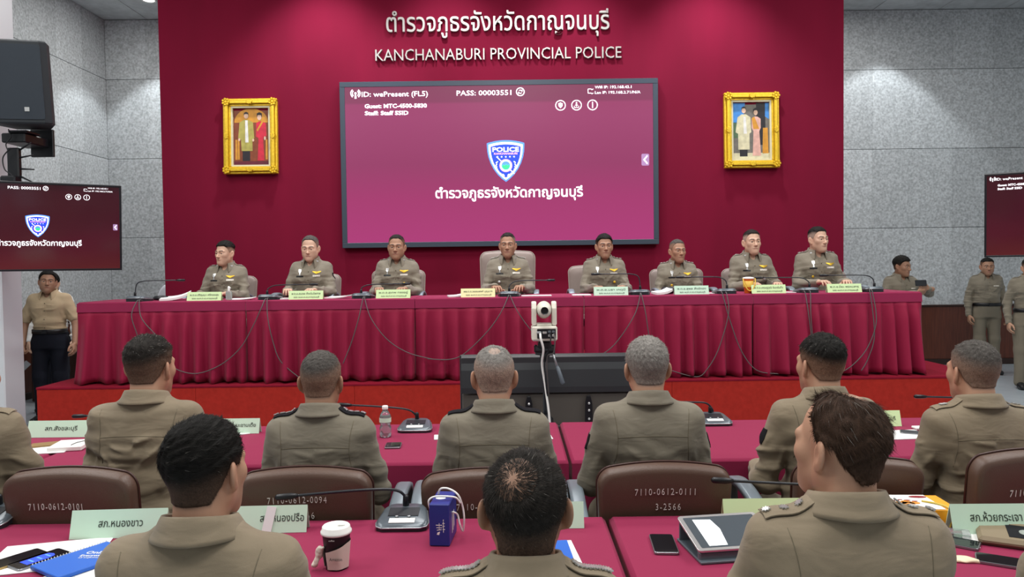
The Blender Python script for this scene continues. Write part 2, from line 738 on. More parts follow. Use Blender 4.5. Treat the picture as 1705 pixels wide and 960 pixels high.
def head_prims(f, P):
    """skull, face and neck in the head's own frame (ears at z=0, face looks to -Y)"""
    fw, jw = P.get('fw', 1.0), P.get('jw', 1.0)
    f.ell((0, 0.014, 0.043), (0.0755 * fw, 0.094, 0.086), .02)
    f.ell((0, -0.034, -0.026), (0.0575 * fw, 0.056, 0.076), .035)
    for s in (-1, 1):
        f.cap((s * .048 * fw * jw, .002, -.044), (s * .015, -.066, -.088), .018, .0155, .026)
        f.ell((s * .041 * fw, -.058, -.010), (.019, .020, .020), .03)
        f.cap((s * .046, -.070, .030), (s * .012, -.083, .028), .009, .010, .018)
        if P.get('fat'):
            f.ell((s * .043 * fw, -.030, -.048), (.022, .032, .030), .035)
    f.ell((0, -.080, -.089), (.022, .017, .017), .018)
    f.ell((0, -.060, -.060), (.036, .029, .028), .03)
    f.cap((0, -.084, .020), (0, -.105, -.022), .0075, .0110, .012)
    f.ell((0, -.108, -.024), (.0105, .0110, .0100), .008)
    for s in (-1, 1):
        f.ell((s * .0115, -.097, -.027), (.0072, .010, .0075), .006)
        f.ell((s * .032, -.094, .011), (.020, .013, .011), .014, sub=True)
        f.ell((s * .032, -.0715, .011), (.0165, .0150, .0140), .006)
        f.ell((s * .0325, -.088, .0085), (.0155, .012, P.get('eye', .0034)), .003, sub=True)
    f.ell((0, -.0880, -.0520), (.026, .0080, .0055), .007)
    f.ell((0, -.0872, -.0635), (.022, .0080, .0062), .007)
    f.cap((-.026, -.0860, -.0590), (0, -.0965, -.0578), .0016, .0020, .003, sub=True)
    f.cap((.026, -.0860, -.0590), (0, -.0965, -.0578), .0016, .0020, .003, sub=True)
    es = P.get('ear', 1.0)
    for s in (-1, 1):
        R = Euler((math.radians(-12), 0, s * math.radians(-28))).to_matrix()
        f.ell((s * (.0745 * fw + .006), .014, .001), (.0085, .020 * es, .033 * es), .006, R)
        f.ell((s * (.0745 * fw + .0175), .008, .002), (.009, .011 * es, .020 * es), .004, R, sub=True)
        f.ell((s * (.0735 * fw), .005, -.027), (.008, .010, .011), .006)


def hairline(p, P):
    """signed mask, >0 under hair; p in head frame"""
    x, y, z = p[:, 0], p[:, 1], p[:, 2]
    front = P.get('hfront', .082)
    hz = np.interp(y - P.get('back_off', 0.0), [-.12, -.055, -.035, -.015, .018, .034, .06, .10], [front, front, .055, .012, .022, -.02, P.get('nape', -.050), P.get('nape', -.050)])
    rec = P.get('recede', 0.0) * np.exp(-((np.abs(x) - .045) / .018) ** 2) * sstep(-.02, -.07, y)
    m = z - hz - rec
    bc = P.get('bald')
    if bc is not None:
        (bx, by, bz, br) = bc
        d = np.sqrt((x - bx) ** 2 + (y - by) ** 2 + (z - bz) ** 2)
        m = np.minimum(m, (d - br) * 1.0)
    return m


def make_head(P, nb, RH, HC, s):
    """returns skin mesh and hair mesh in person space"""
    h = P.get('hh', .0036)
    Rt = np.array(RH.to_3x3())
    toL = lambda p: (np.array(p, dtype=float) - HC) @ Rt / s
    nbl = toL(nb)
    f = Field((-.105, -.135, -.19), (.105, .135, .15), h)
    head_prims(f, P)
    nr = P.get('neck', .057)
    d = nbl - np.array((0, .022, -.04))
    f.cap((0, .022, -.03), tuple(np.array((0, .022, -.04)) + d * 1.0), nr, nr * 1.06, .03)
    f.ell((0, -.048, -.095), (.03, .03, .02), .03)
    cut = f.lo[2]
    V, F = f.mesh()
    x, y, z = V.T
    base = np.array(lin(SKIN[P.get('skin', 'mid')]))
    col = np.tile(base, (len(V), 1))
    red = np.exp(-((np.abs(x) - .075) / .02) ** 2) * sstep(.02, .05, z * 0 + .06) * (np.abs(y - .01) < .03) + .5 * np.exp(-((V - np.array((0, -.108, -.024))) ** 2).sum(1) / .0006)
    red = np.clip(red, 0, 1)[:, None]
    col = col * (1 - .25 * red) + base * np.array((1.12, .82, .78)) * .25 * red
    lip = np.exp(-(x / .024) ** 4 - ((z + .058) / .0085) ** 4) * (y < -.078)
    col = col * (1 - .55 * lip[:, None]) + np.array(lin('8d5148')) * .55 * lip[:, None]
    beard = np.exp(-((z + .07) / .03) ** 2) * (y < -.02) * P.get('beard', .12)
    hc = np.array(lin(HAIRC[P.get('hair', 'black')]))
    col = col * (1 - beard[:, None]) + hc * beard[:, None]
    bz = .0315 + .004 * np.sin(np.clip((np.abs(x) - .012) / .04, 0, 1) * PI)
    brow = np.exp(-((z - bz) / .0052) ** 4) * sstep(.009, .014, np.abs(x)) * sstep(.056, .046, np.abs(x)) * (y < -.05) * P.get('brow', .88)
    col = col * (1 - brow[:, None]) + hc * brow[:, None]
    hm = hairline(V, P)
    stub = sstep(-.006, .012, hm) * P.get('stub', .6)
    ear = (np.abs(x) > .078 * P.get('fw', 1.0)) & (np.abs(y - .012) < .03) & (z < .034)
    stub = np.where(ear, 0, stub)
    if P.get('thin'):
        tx_, ty_, tz_, tr_ = P['thin']
        dd = np.sqrt(((V - np.array((tx_, ty_, tz_))) ** 2).sum(1))
        stub = stub * (P.get('thinstub', .6) + (1 - P.get('thinstub', .6)) * sstep(tr_ * .4, tr_ * 1.5, dd))
    col = col * (1 - stub[:, None]) + hc * stub[:, None]
    # hair cap
    fh = Field((-.115, -.135, -.13), (.115, .145, .175), h * 1.15)
    fw = P.get('fw', 1.0)
    G = np.stack(np.meshgrid(*fh.ax, indexing='ij'), -1).reshape(-1, 3)
    fs = Field((-.115, -.135, -.13), (.115, .145, .175), h * 1.15)
    fs.ell((0, 0.014, 0.043), (0.0755 * fw, 0.094, 0.086), .02)
    fs.ell((0, -0.032, -0.028), (0.061 * fw, 0.058, 0.078), .035)
    fs.cap((0, .022, -.03), tuple(np.array((0, .022, -.04)) + d), nr, nr * 1.06, .03)
    Ds = fs.D.reshape(-1)
    near = np.abs(Ds) < .05
    hmG = hairline(G[near], P)
    top = sstep(P.get('fade0', .0), P.get('fade1', .09), G[near][:, 2] - .25 * np.maximum(0, -G[near][:, 1] * 0))
    th = (P.get('tside', .003) + (P.get('ttop', .012) - P.get('tside', .003)) * top)
    th = th + P.get('ragged', .0012) * wob(G[near], 190, P.get('seed', 1), (1, 1, 1)) * (.4 + top)
    if P.get('comb'):
        th = th + .0018 * np.sin(wob(G[near], 45, P.get('seed', 1) + 3, (1.6, .5, 1)) * 4)
    edge = sstep(-.002, P.get('edge', .012), hmG)
    if P.get('thin'):
        tx_, ty_, tz_, tr_ = P['thin']
        dd = np.sqrt(((G[near] - np.array((tx_, ty_, tz_))) ** 2).sum(1))
        edge = edge * sstep(tr_ * .55, tr_ * 1.25, dd)
    th = th * edge - .006 * (1 - edge)
    Dn = np.full(len(G), .5, dtype=np.float32)
    Dn[near] = Ds[near] - th
    Dn[(~near) & (Ds < 0)] = -.05
    fh.D = Dn.reshape(fh.D.shape)
    HV, HF = fh.mesh()
    x, y, z = HV.T
    # drop the part buried in the skull so that the cap is just the hair
    hcol = np.tile(hc, (len(HV), 1))
    fade = sstep(P.get('fade0', .0) + .01, P.get('fade1', .09), z + .35 * np.maximum(y, 0))
    sidec = np.array(lin(HAIRC[P['side']])) if P.get('side') else hc
    stubc = P.get('sidemix', .25)
    sc = sidec * (1 - stubc) + base * stubc
    hcol = hcol * fade[:, None] + sc * (1 - fade[:, None])
    spk = P.get('speck', .15)
    hcol = hcol * (1 + spk * np.random.RandomState(P.get('seed', 1)).normal(size=(len(HV), 1)))
    hcol = np.clip(hcol, .002, 1)
    tr = lambda p: (p * s) @ Rt.T + HC
    out = dict(V=tr(V), F=F, col=col, HV=tr(HV), HF=HF, hcol=hcol, tr=tr, Rt=Rt)
    ns = P.get('strands', 0)
    if ns:
        out['S'] = strands(HV, HF, hcol, P, ns, tr, V, F)
    return out


def strands(HV, HF, hcol, P, n, tr, SV=None, SF=None):
    rs = np.random.RandomState(P.get('seed', 1) + 11)
    hc0 = np.array(lin(HAIRC[P.get('hair', 'black')]))
    if P.get('thin'):
        n0 = len(HV)
        HV = np.vstack([HV, SV])
        HF = np.vstack([HF, SF + n0])
        hcol = np.vstack([hcol, np.tile(hc0, (len(SV), 1))])
    tri = np.vstack([HF[:, [0, 1, 2]], HF[:, [0, 2, 3]]])
    A, B, Cc = HV[tri[:, 0]], HV[tri[:, 1]], HV[tri[:, 2]]
    N = np.cross(B - A, Cc - A)
    ar = np.linalg.norm(N, axis=1) + 1e-12
    N = N / ar[:, None]
    cen = (A + B + Cc) / 3
    hm = hairline(cen, P)
    out = ((cen - np.array((0, .014, .03))) * N).sum(1) > 0
    wgt = ar * sstep(.0, .010, hm) * out
    wgt = wgt * ~((np.abs(cen[:, 0]) > .074 * P.get('fw', 1.0)) & (np.abs(cen[:, 1] - .012) < .026) & (cen[:, 2] < .034))
    if P.get('thin'):
        tx_, ty_, tz_, tr_ = P['thin']
        dd = np.sqrt(((cen - np.array((tx_, ty_, tz_))) ** 2).sum(1))
        inn = sstep(tr_ * 1.4, tr_ * .9, dd)
        isk = np.arange(len(tri)) % (len(HF)) >= (len(HF) - len(SF))
        wgt = wgt * np.where(isk, inn * P.get('thind', .6), 1)
    t = rs.choice(len(tri), n, p=wgt / wgt.sum())
    u, v = rs.rand(n, 1), rs.rand(n, 1)
    fl = (u + v) > 1
    u, v = np.where(fl, 1 - u, u), np.where(fl, 1 - v, v)
    p0 = A[t] + (B - A)[t] * u + (Cc - A)[t] * v
    nn = N[t]
    wh = np.array(P.get('whorl', (.01, .07, .105)))
    g = p0 - wh
    g = g / (np.linalg.norm(g, axis=1)[:, None] + .004)
    sw = np.cross(nn, g) * P.get('swirl', .5)
    dn = np.array((0, 0, -1.0)) * sstep(.06, -.02, p0[:, 2])[:, None]
    dr = g + sw + dn + np.array(P.get('flow', (0, 0, 0)))
    dr = dr - nn * (dr * nn).sum(1)[:, None]
    dr = dr / (np.linalg.norm(dr, axis=1)[:, None] + 1e-6)
    dr = dr + rs.normal(size=dr.shape) * P.get('mess', .22)
    top = sstep(P.get('fade0', 0) + .0, P.get('fade1', .09), p0[:, 2])[:, None]
    L = (P.get('lside', .004) + (P.get('ltop', .016) - P.get('lside', .004)) * top) * rs.uniform(.6, 1.15, (n, 1))
    lift = P.get('lift', .45)
    p0 = p0 - nn * .0015
    R_ = P.get('curv', .085)
    p1 = p0 + dr * L * .5 + nn * (lift * L * .45 - L * L / (8 * R_) + .0012)
    p2 = p0 + dr * L + nn * (lift * L * .55 - L * L / (2 * R_) + .0012)
    side = np.cross(dr, nn)
    side = side / (np.linalg.norm(side, axis=1)[:, None] + 1e-6)
    wd = P.get('swidth', .0007)
    V = np.stack([p0 - side * wd, p0 + side * wd, p1 - side * wd * .8, p1 + side * wd * .8, p2], 1).reshape(-1, 3)
    b = np.arange(n)[:, None] * 5
    Q = np.hstack([b, b + 1, b + 3, b + 2])
    T = np.hstack([b + 2, b + 3, b + 4])
    c = hcol[tri[t, 0]] * rs.uniform(.55, 1.5, (n, 1))
    gr = rs.rand(n, 1) < P.get('greyfrac', .04)
    c = np.where(gr, np.array(lin('77736d')), c)
    return tr(V), Q, T, np.repeat(c, 5, 0)


def join(parts):
    V = np.vstack([np.asarray(p[0]) for p in parts])
    F, n = [], 0
    for p in parts:
        f = p[1]
        F += ((np.asarray(f) + n).tolist() if isinstance(f, np.ndarray) else [[i + n for i in q] for q in f])
        n += len(p[0])
    c = np.vstack([p[2] for p in parts]) if len(parts[0]) > 2 else None
    return V, F, c


def vv(t, s):
    return np.array(t, dtype=float) * s


def person(loc, rz, P):
    """one person; local frame faces -Y, z=0 where the feet stand"""
    s = P.get('s', 1.0)
    seated = P.get('seated', True)
    lean = P.get('lean', 0.0)
    root = empty('person', loc, rz)
    zo = 0.0 if seated else .33
    sw = P.get('sw', .154)
    tw = P.get('tw', .87)
    bl = P.get('belly', 0.0)
    tor = [(.50 + zo, 0, .055, .175 + bl * .3, .125 + bl * .5), (.62 + zo, 0, .05 - bl * .5 - lean * .1, .166 + bl * .6, .120 + bl),
           (.75 + zo, 0, .045 - bl * .3 - lean * .35, .166 + bl * .4, .118 + bl * .7), (.88 + zo, 0, .048 - lean * .7, .180, .122),
           (.97 + zo, 0, .056 - lean * .9, .182, .112), (1.03 + zo, 0, .062 - lean, .135, .085), (1.075 + zo, 0, .062 - lean, .075, .062)]
    tor = [(a_, b_, c_, d_ * tw, e_ * (.5 + tw * .5)) for a_, b_, c_, d_, e_ in tor]
    nb = np.array((0, .062 - lean, 1.075 + zo))
    hc = np.array(P.get('hoff', (0, 0, 0))) + np.array((0, .022 - lean * 1.25, 1.180 + zo))
    shz = 1.0 + zo + P.get('shrug', 0)
    sh = {-1: np.array((-sw, .062 - lean, shz)), 1: np.array((sw, .062 - lean, shz))}
    if seated:
        dl = {1: ((.215, -.03, .745), (.12, -.28, .775)), -1: ((-.215, -.03, .745), (-.12, -.28, .775))}
    else:
        dl = {1: ((.228, .07, 1.07), (.240, .0, .84)), -1: ((-.228, .07, 1.07), (-.240, .0, .84))}
    arms = {k: tuple(np.array(q) for q in P.get('arms', {}).get(k, dl[k])) for k in (-1, 1)}
    # ---------------- shirt
    sv = P.get('sv', .008)
    lo = np.array((-.40, -.60, .44 + zo)) if seated else np.array((-.40, -.45, .70))
    hi = np.array((.40, .30, 1.16 + zo))
    for k in (-1, 1):
        for q in arms[k]:
            lo = np.minimum(lo, q - .1)
            hi = np.maximum(hi, q + .1)
    short = P.get('short', False)

    def torso(f, g, arm=True, hem=None):
        T = [t for t in tor]
        if hem is not None:
            z0 = hem
            T = [(z0, 0, T[0][2], T[0][3], T[0][4])] + [t for t in tor if t[0] > z0 + .02]
        f.loft(T, .02, 2.3, g)
        for k in (-1, 1):
            f.cap((k * .03, nb[1] + .004, nb[2] - .024), sh[k] + (-k * .015, 0, -.004), .034 + g, .050 + g, .05)
            f.ell(sh[k] + (-k * .03, -.01, -.06), (.066 + g, .083 + g, .09 + g), .04)
            f.ell((k * .075, nb[1] - .075 - .005, .90 + zo), (.066, .05 + g, .085), .05)
            if arm:
                e, wst = arms[k]
                ar = P.get('armr', 1.0)
                if short:
                    e2 = sh[k] + (e - sh[k]) * .78
                    f.cap(sh[k], e2, .056 * ar + g, .056 * ar + g, .03)
                else:
                    f.cap(sh[k], e, .053 * ar + g, .042 * ar + g, .025)
                    f.cap(e, e + (wst - e) * .96, .045 * ar + g, .034 * ar + g, .02)
        return f

    f = Field(lo, hi, sv)
    torso(f, .006, True, None if seated else .985)
    # opening at the throat
    f.ell((0, nb[1] - .060, nb[2] + .022), (.032, .05, .088), .010, sub=True)
    # cloth folds
    G = np.stack(np.meshgrid(*f.ax, indexing='ij'), -1).reshape(-1, 3)
    near = np.abs(f.D.reshape(-1)) < .03
    Gn = G[near]
    sd = P.get('seed', 1)
    am = sstep(1.0 + zo, .82 + zo, Gn[:, 2]) * .8 + .25
    ax_ = sw * 1.02 - np.abs(Gn[:, 0])
    az_ = Gn[:, 2] - (.945 + zo)
    rr_ = np.sqrt(ax_ ** 2 + az_ ** 2)
    an_ = np.arctan2(az_, ax_) + .35 * wob(Gn, 9, sd + 90)
    fan = np.maximum(0, np.sin(an_ * 8.5 + sd + np.sign(Gn[:, 0]) * .8)) ** 2.2 * sstep(.045, .10, rr_) * sstep(.27, .12, rr_) * sstep(.03, -.02, az_)
    side = sstep(.08, .17, np.abs(Gn[:, 0]))
    wv = .0046 * np.sin(1.3 * wob(Gn, 14, sd, (.7, .7, 2.0)) * 2.2) * am
    wv = wv + .0030 * wob(Gn, 30, sd + 50, (.5, .5, 1.6)) * (am * .6 + side * .6)
    drag = np.maximum(0, np.sin((Gn[:, 2] - zo) * 92 + 2.2 * wob(Gn, 7, sd + 61, (1, 1, .6)) + 7 * np.abs(Gn[:, 0]))) ** 2.5
    drag = drag * sstep(.93 + zo, .85 + zo, Gn[:, 2]) * sstep(-.5, .6, wob(Gn, 6, sd + 62, (1.2, 1, 1.6)))
    wv = wv + .0065 * fan + .0060 * drag
    flat = f.D.reshape(-1)
    flat[near] -= (wv * P.get('fold', 1.0)).astype(np.float32)
    f.D = flat.reshape(f.D.shape)
    SV, SF = f.mesh()
    shirt = mesh_obj('shirt', SV * s, SF, P.get('shirt', 'khaki'), root)
    bvh = BVHTree.FromPolygons([tuple(v) for v in SV * s], SF.tolist())
    # ---------------- body: head, neck, torso and arms under the clothes, hands
    yaw, pit, rol = (math.radians(a) for a in P.get('head', (0, 0, 0)))
    RH = Euler((pit, rol, yaw), 'XYZ').to_matrix()
    RH = Matrix.Rotation(yaw, 3, 'Z') @ Matrix.Rotation(pit, 3, 'X') @ Matrix.Rotation(rol, 3, 'Y')
    hs = P.get('hs', 1.0)
    H = make_head(P, nb - (0, 0, .02), RH, hc, hs)
    base = np.array(lin(SKIN[P.get('skin', 'mid')]))
    parts = [(H['V'], H['F'], H['col'])]
    fb = Field(lo, hi, .014)
    torso(fb, -.012, True, None if seated else 1.03)
    if short:
        for k in (-1, 1):
            fb.cap(sh[k], arms[k][0], .046, .040, .02)
            fb.cap(arms[k][0], arms[k][1], .040, .027, .02)
        fb.h = .014
    BV, BF = fb.mesh()
    parts.append((BV, BF, np.tile(base, (len(BV), 1))))
    for k in (-1, 1):
        e, wst = arms[k]
        pose = P.get('hands', {}).get(k, 'relaxed')
        HV, HF = hand_mesh(pose)
        zax = -(wst - e) / np.linalg.norm(wst - e)               # forearm direction = -z of hand
        hd = P.get('handdir', {}).get(k)
        if hd is not None:
            zax = -np.array(hd) / np.linalg.norm(hd)
        palm = np.array(P.get('palm', {}).get(k, (0, 0, -1) if seated else (-k, 0, 0)), dtype=float)   # where the palm looks
        xax = -palm + zax * (palm @ zax)
        xax /= np.linalg.norm(xax)
        yax = np.cross(zax, xax)
        HVm = HV.copy()
        fl = False
        # thumb must be on the inner/forward side: right-hand template; mirror for the other hand
        if P.get('mirror', {}).get(k, k == -1):
            HVm[:, 1] *= -1
            fl = True
        A = np.stack([xax, yax, zax], 1)
        hv = HVm @ A.T + wst + zax * (-.012)
        hf = HF[:, ::-1] if fl else HF
        parts.append((hv, hf, np.tile(base * .97, (len(hv), 1))))
    V, F, c = join(parts)
    body = mesh_obj('body', V * s, F, 'skin', root, col=c)
    hb = BVHTree.FromPolygons([tuple(v) for v in H['V'] * s], H['F'].tolist())
    # ---------------- hair
    if not P.get('nohair'):
        HVs, HFs, hcl = H['HV'], H['HF'].tolist(), H['hcol']
        if 'S' in H:
            sv_, Q, T, sc_ = H['S']
            n0 = len(HVs)
            HVs = np.vstack([HVs, sv_])
            HFs = HFs + (Q + n0).tolist() + (T + n0).tolist()
            hcl = np.vstack([hcl, sc_])
        hair = mesh_obj('hair', HVs * s, HFs, 'hair', root, col=hcl)
        if P.get('side'):
            hair['label'] = 'short hair, darker on top than at the sides'
    # ---------------- eyes
    if not P.get('back'):
        for k in (-1, 1):
            mb = MB()
            n = 18
            V, F, cc = [], [], []
            r = .0132
            for i in range(14):
                ph = PI * i / 13
                for j in range(n):
                    th = 2 * PI * j / n
                    V.append((r * math.sin(ph) * math.cos(th), -r * math.cos(ph), r * math.sin(ph) * math.sin(th)))
                    cc.append(lin('0c0806') if i < 2 else (lin('20130c') if i < 3 else lin('d8d2cb')))
            for i in range(13):
                for j in range(n):
                    F.append((i * n + j, i * n + (j + 1) % n, (i + 1) * n + (j + 1) % n, (i + 1) * n + j))
            gx, gz = P.get('gaze', (0, 0))
            Rg = np.array((Matrix.Rotation(math.radians(gx), 3, 'Z') @ Matrix.Rotation(math.radians(gz), 3, 'X')))
            EV = np.array(V) @ Rg.T + np.array((k * .032, -.0725, .0105))
            mesh_obj('eye', H['tr'](EV * hs / hs) * s, F, 'eye', root, col=np.array(cc))
    tr = H['tr']
    if P.get('glasses'):
        mb = MB()
        for k in (-1, 1):
            ring = [(k * .033 + .021 * math.cos(a) , -.098, .010 + .015 * math.sin(a)) for a in np.linspace(0, 2 * PI, 21)]
            mb.tube([tuple(v) for v in tr(np.array(ring)) * s], .0011, 5, cap=False)
            mb.tube([tuple(v) for v in tr(np.array([(k * .054, -.097, .013), (k * .072, -.07, .015), (k * .079, .0, .018)])) * s], .0011, 5)
        mb.tube([tuple(v) for v in tr(np.array([(-.013, -.099, .014), (0, -.102, .016), (.013, -.099, .014)])) * s], .0011, 5)
        mb.build('eyeglasses', 'silver', root, smooth=True)
    # ---------------- collar
    cr, ch = P.get('collar', (.066, .048))
    tilt = .020

    def coll(u, v):
        th = PI / 2 + (u - .5) * 2 * math.radians(152)            # from one front edge round the back to the other
        ff = abs(u - .5) * 2                                       # 0 at the back, 1 at the opening
        fr = sstep(.66, 1.0, ff)
        prof = [(0, 0), (.001, ch * .75), (.004, ch), (.008, ch * .98), (.019, ch * .42), (.032, -.003 - .050 * float(fr))]
        i = v * 5
        a = min(int(i), 4)
        t = i - a
        dr = prof[a][0] * (1 - t) + prof[a + 1][0] * t
        dz = prof[a][1] * (1 - t) + prof[a + 1][1] * t
        if float(fr) > 0 and v > .5:
            dr += .024 * float(fr) * (v - .5) * 2
        rx, ry = cr + dr, cr * .98 + dr
        x, y = math.cos(th) * rx, math.sin(th) * ry
        z = nb[2] - .004 + dz - tilt * (1 - math.sin(th)) * .9 + (.009 * abs(math.cos(th)) ** 2 * (1 - float(fr))) * min(1, max(0, v - .45) * 2)
        return ((x) * s, (y + nb[1] - .004) * s, z * s)

    cm = MB()
    cm.grid(coll, 41, 16)
    col = cm.build('collar', P.get('collarm', P.get('shirt', 'khaki')), root, smooth=True)
    sm = col.modifiers.new('thick', 'SOLIDIFY')
    sm.thickness = .0028
    # ---------------- seams at the back, shoulder straps, front details
    det = P.get('det', 'uniform')
    if det and not P.get('front'):
        mb = MB()
        y0 = .5

        def backline(pts, r=.0011):
            out = []
            for (x, z) in pts:
                hit = bvh.ray_cast(Vector((x * s, y0 * s, z * s)), Vector((0, -1, 0)), 1.0)
                if hit[0] is not None:
                    out.append(hit[0] + hit[1] * .0002)
            if len(out) > 2:
                mb.tube([tuple(p) for p in out], r, 5)

        xs = np.linspace(-sw * .86, sw * .86, 25)
        backline([(x, .955 + zo - .012 * (abs(x) / sw) ** 2) for x in xs])
        for k in (-1, 1):
            backline([(k * (sw * .93 - .012 * math.sin(t * 3)), 1.045 + zo - t * .20) for t in np.linspace(0, 1, 14)])
        if mb.n:
            mb.build('back_seam', 'khaki_dark', root, smooth=True)
    if P.get('epaul', True) and det == 'uniform':
        for k in (-1, 1):
            p_in = np.array((k * .078, nb[1] + .005, 1.3 + zo)) * s
            p_out = np.array((k * (sw + .026), sh[k][1] + .002, 1.3 + zo)) * s
            wv_ = np.array((0, .046, 0)) * s
            V, F = drape(bvh, p_in - wv_ / 2, Vector(p_out - p_in), Vector(wv_), (0, 0, -1), 10, 5, .0045, .0025, maxd=.7)
            ep = mesh_obj('shoulder_strap', V, F, P.get('strapm', P.get('shirt', 'khaki')), root, smooth=False)
            if P.get('rank'):
                mb = MB()
                q = P['rank']
                for i in range(q):
                    a = .55 + .12 * i if q < 3 else .2 + .7 * i / (q - 1)
                    hp = bvh.ray_cast(Vector(p_in + (p_out - p_in) * min(a, .95)), Vector((0, 0, -1)), .7)
                    if hp[0] is not None:
                        R = hp[1].to_track_quat('Z', 'Y').to_matrix()
                        pr = []
                        for t in range(16):
                            rr = .011 if t % 2 == 0 else .006
                            pr.append((rr * math.cos(t * PI / 8), rr * math.sin(t * PI / 8)))
                        Mx = Matrix.Translation(hp[0] + hp[1] * .007) @ R.to_4x4()
                        mb.prism(pr, 0, .004, Mx, .001)
                if mb.n:
                    mb.build('rank_insignia', 'silver', ep)
    if P.get('front'):
        D = (0, 1, 0)
        yo = (-.175 - bl * 1.6 - lean) * s

        def piece(name, x0, x1, z0, z1, m, off=.001, th=.0012, nu=7, nv=5, outline=None, par=root):
            V, F = drape(bvh, (x0 * s, yo, z0 * s), ((x1 - x0) * s, 0, 0), (0, 0, (z1 - z0) * s), D, nu, nv, off, th, outline, maxd=1.0)
            return mesh_obj(name, V, F, m, par, smooth=False)

        shm = P.get('shirt', 'khaki')
        Z = zo
        piece('placket', -.016, .016, (.64 if seated else .68) + Z, 1.0 + Z, shm, .0008, .0014, 3, 16)
        if P['front'] != 'polo':
            for k in (-1, 1):
                a, b = (k * .080 - .047, k * .080 + .047)
                pk = piece('pocket', a, b, .765 + Z, .895 + Z, shm, .0012, .0016, 7, 7)
                piece('pocket_flap', a - .003, b + .003, .858 + Z, .905 + Z, shm, .0035, .0025, 9, 5,
                      lambda u, v: (u, v if v > .01 else .30 * abs(u - .5) * 2), par=pk)
        bm = MB()
        for z in (.70, .79, .88, .96):
            hp = bvh.ray_cast(Vector((0, yo, (z + Z) * s)), Vector((0, 1, 0)), 1.0)
            if hp[0] is not None:
                bm.lathe([(.0045, 0), (.0055, .002), (.0055, .0035), (.002, .004)], 10, tuple(hp[0] + Vector((0, -.0035, 0))), 'Y')
        if bm.n:
            bm.build('button', 'khaki_dark', root)
        if P['front'] == 'decorated':
            L, F2 = 1, 0
            # winged gold badge and ribbon bars on the wearer's left
            def wing(u, v):
                t = abs(u - .5) * 2
                return (u, .35 * t + (v - .5) * (1.05 - .75 * t) * .6 + .4)
            piece('wing_badge', .042, .122, .935 + Z, .972 + Z, 'gold', .002, .003, 13, 4, wing)
            piece('ribbon_bar', .045, .116, .912 + Z, .928 + Z, 'ribbon', .002, .002, 6, 3)
            piece('breast_badge', -.094, -.066, .925 + Z, .985 + Z, 'silver', .002, .003, 5, 6,
                  lambda u, v: (.5 + (u - .5) * (.35 + .65 * (v > .55) + .3 * (v < .2)), v))
            piece('name_tag', -.116, -.046, .908 + Z, .921 + Z, P.get('tagm', 'black'), .002, .002, 4, 3)
            if P.get('medal', True):
                hp = bvh.ray_cast(Vector(((.085 if P.get('seed', 1) % 2 else -.085) * s, yo, (.835 + Z) * s)), Vector((0, 1, 0)), 1.0)
                if hp[0] is not None:
                    MB().lathe([(.003, 0), (.011, .001), (.012, .003), (.006, .005)], 12, tuple(hp[0] + Vector((0, -.008, 0))), 'Y').build('medal', 'gold' if P.get('seed', 1) % 3 else 'silver', root)
            for k in (-1, 1):
                cmx = MB()
                for px, pz in ((k * .052, .022), (k * .060, .004)):
                    pass
                # silver collar tabs sit on the collar points
                th = PI / 2 + k * -1 * math.radians(128)
                x, y = math.cos(th) * (cr + .027), math.sin(th) * (cr + .027)
                hp = Vector((x * s, (y + nb[1] - .006) * s, (nb[2] - .004 + .020 - tilt * (1 - math.sin(th)) * .9) * s))
                R = Vector((x, y - .02, .012)).to_track_quat('Z', 'Y').to_matrix().to_4x4()
                cmx.prism(rrect(.022, .013, .004), -.001, .004, Matrix.Translation(hp) @ R, .001)
                cmx.build('collar_tab', 'silver', root)
        elif P['front'] == 'plain':
            piece('ribbon_bar', .045, .112, .912 + Z, .924 + Z, 'ribbon', .002, .002, 6, 3)
    if P.get('patch'):
        for k in P['patch']:
            c0 = sh[k] + (arms[k][0] - sh[k]) * .33
            V, F = drape(bvh, (c0 + (k * .25, -.020, -.03)) * s, (0, .040 * s, 0), (0, 0, .060 * s), (-k, 0, 0), 5, 6, .001, .002,
                         lambda u, v: (.5 + (u - .5) * (1 if v > .4 else .45 + v * 1.4), v))
            mesh_obj('sleeve_patch', V, F, 'black_cloth', root, smooth=False)
    # ---------------- trousers, belt, shoes
    tm = P.get('trousers', 'trouser')
    ftw = Field((-.30, -.62 if seated else -.22, .03), (.30, .30, 1.02), .013)
    ft = P.get('feet', {1: (0, 0), -1: (0, 0)})
    kn = P.get('kn', -.37)
    if seated:
        ftw.ell((0, .06, .545), (.178 + bl * .3, .14, .10), .03)
        for k in (-1, 1):
            kx = k * (.125 + .0 * ft[k][0])
            ftw.cap((k * .088, .04, .545), (kx, kn, .53), .088, .068, .04)
            ftw.cap((kx, kn, .53), (kx, kn + .01, .07), .070, .056, .03)
            ank = {k: (kx, -.36)}
    else:
        ftw.loft([(.80, 0, .055, .172 + bl * .3, .12 + bl * .4)] + [(t[0], 0, t[2], t[3] + .006, t[4] + .006) for t in tor[:2]] + [(1.0, 0, tor[1][2], tor[1][3] + .004, tor[1][4] + .004)], .03, 2.3)
        for k in (-1, 1):
            ax_, ay_ = k * .10 + ft[k][0], .03 + ft[k][1]
            ftw.cap((k * .090, .05, .86), ((k * .09 + ax_) / 2 + .0, .02 + ft[k][1] * .5, .49), .098, .072, .035)
            ftw.cap(((k * .09 + ax_) / 2, .02 + ft[k][1] * .5, .49), (ax_, ay_ + .01, .075), .074, .062, .03)
    TV, TF = ftw.mesh()
    TV = TV + .003 * np.stack([wob(TV, 22, sd + 7, (1, 1, .7)), wob(TV, 22, sd + 8, (1, 1, .7)), 0 * TV[:, 0]], 1)
    mesh_obj('trousers', TV * s, TF, tm, root)
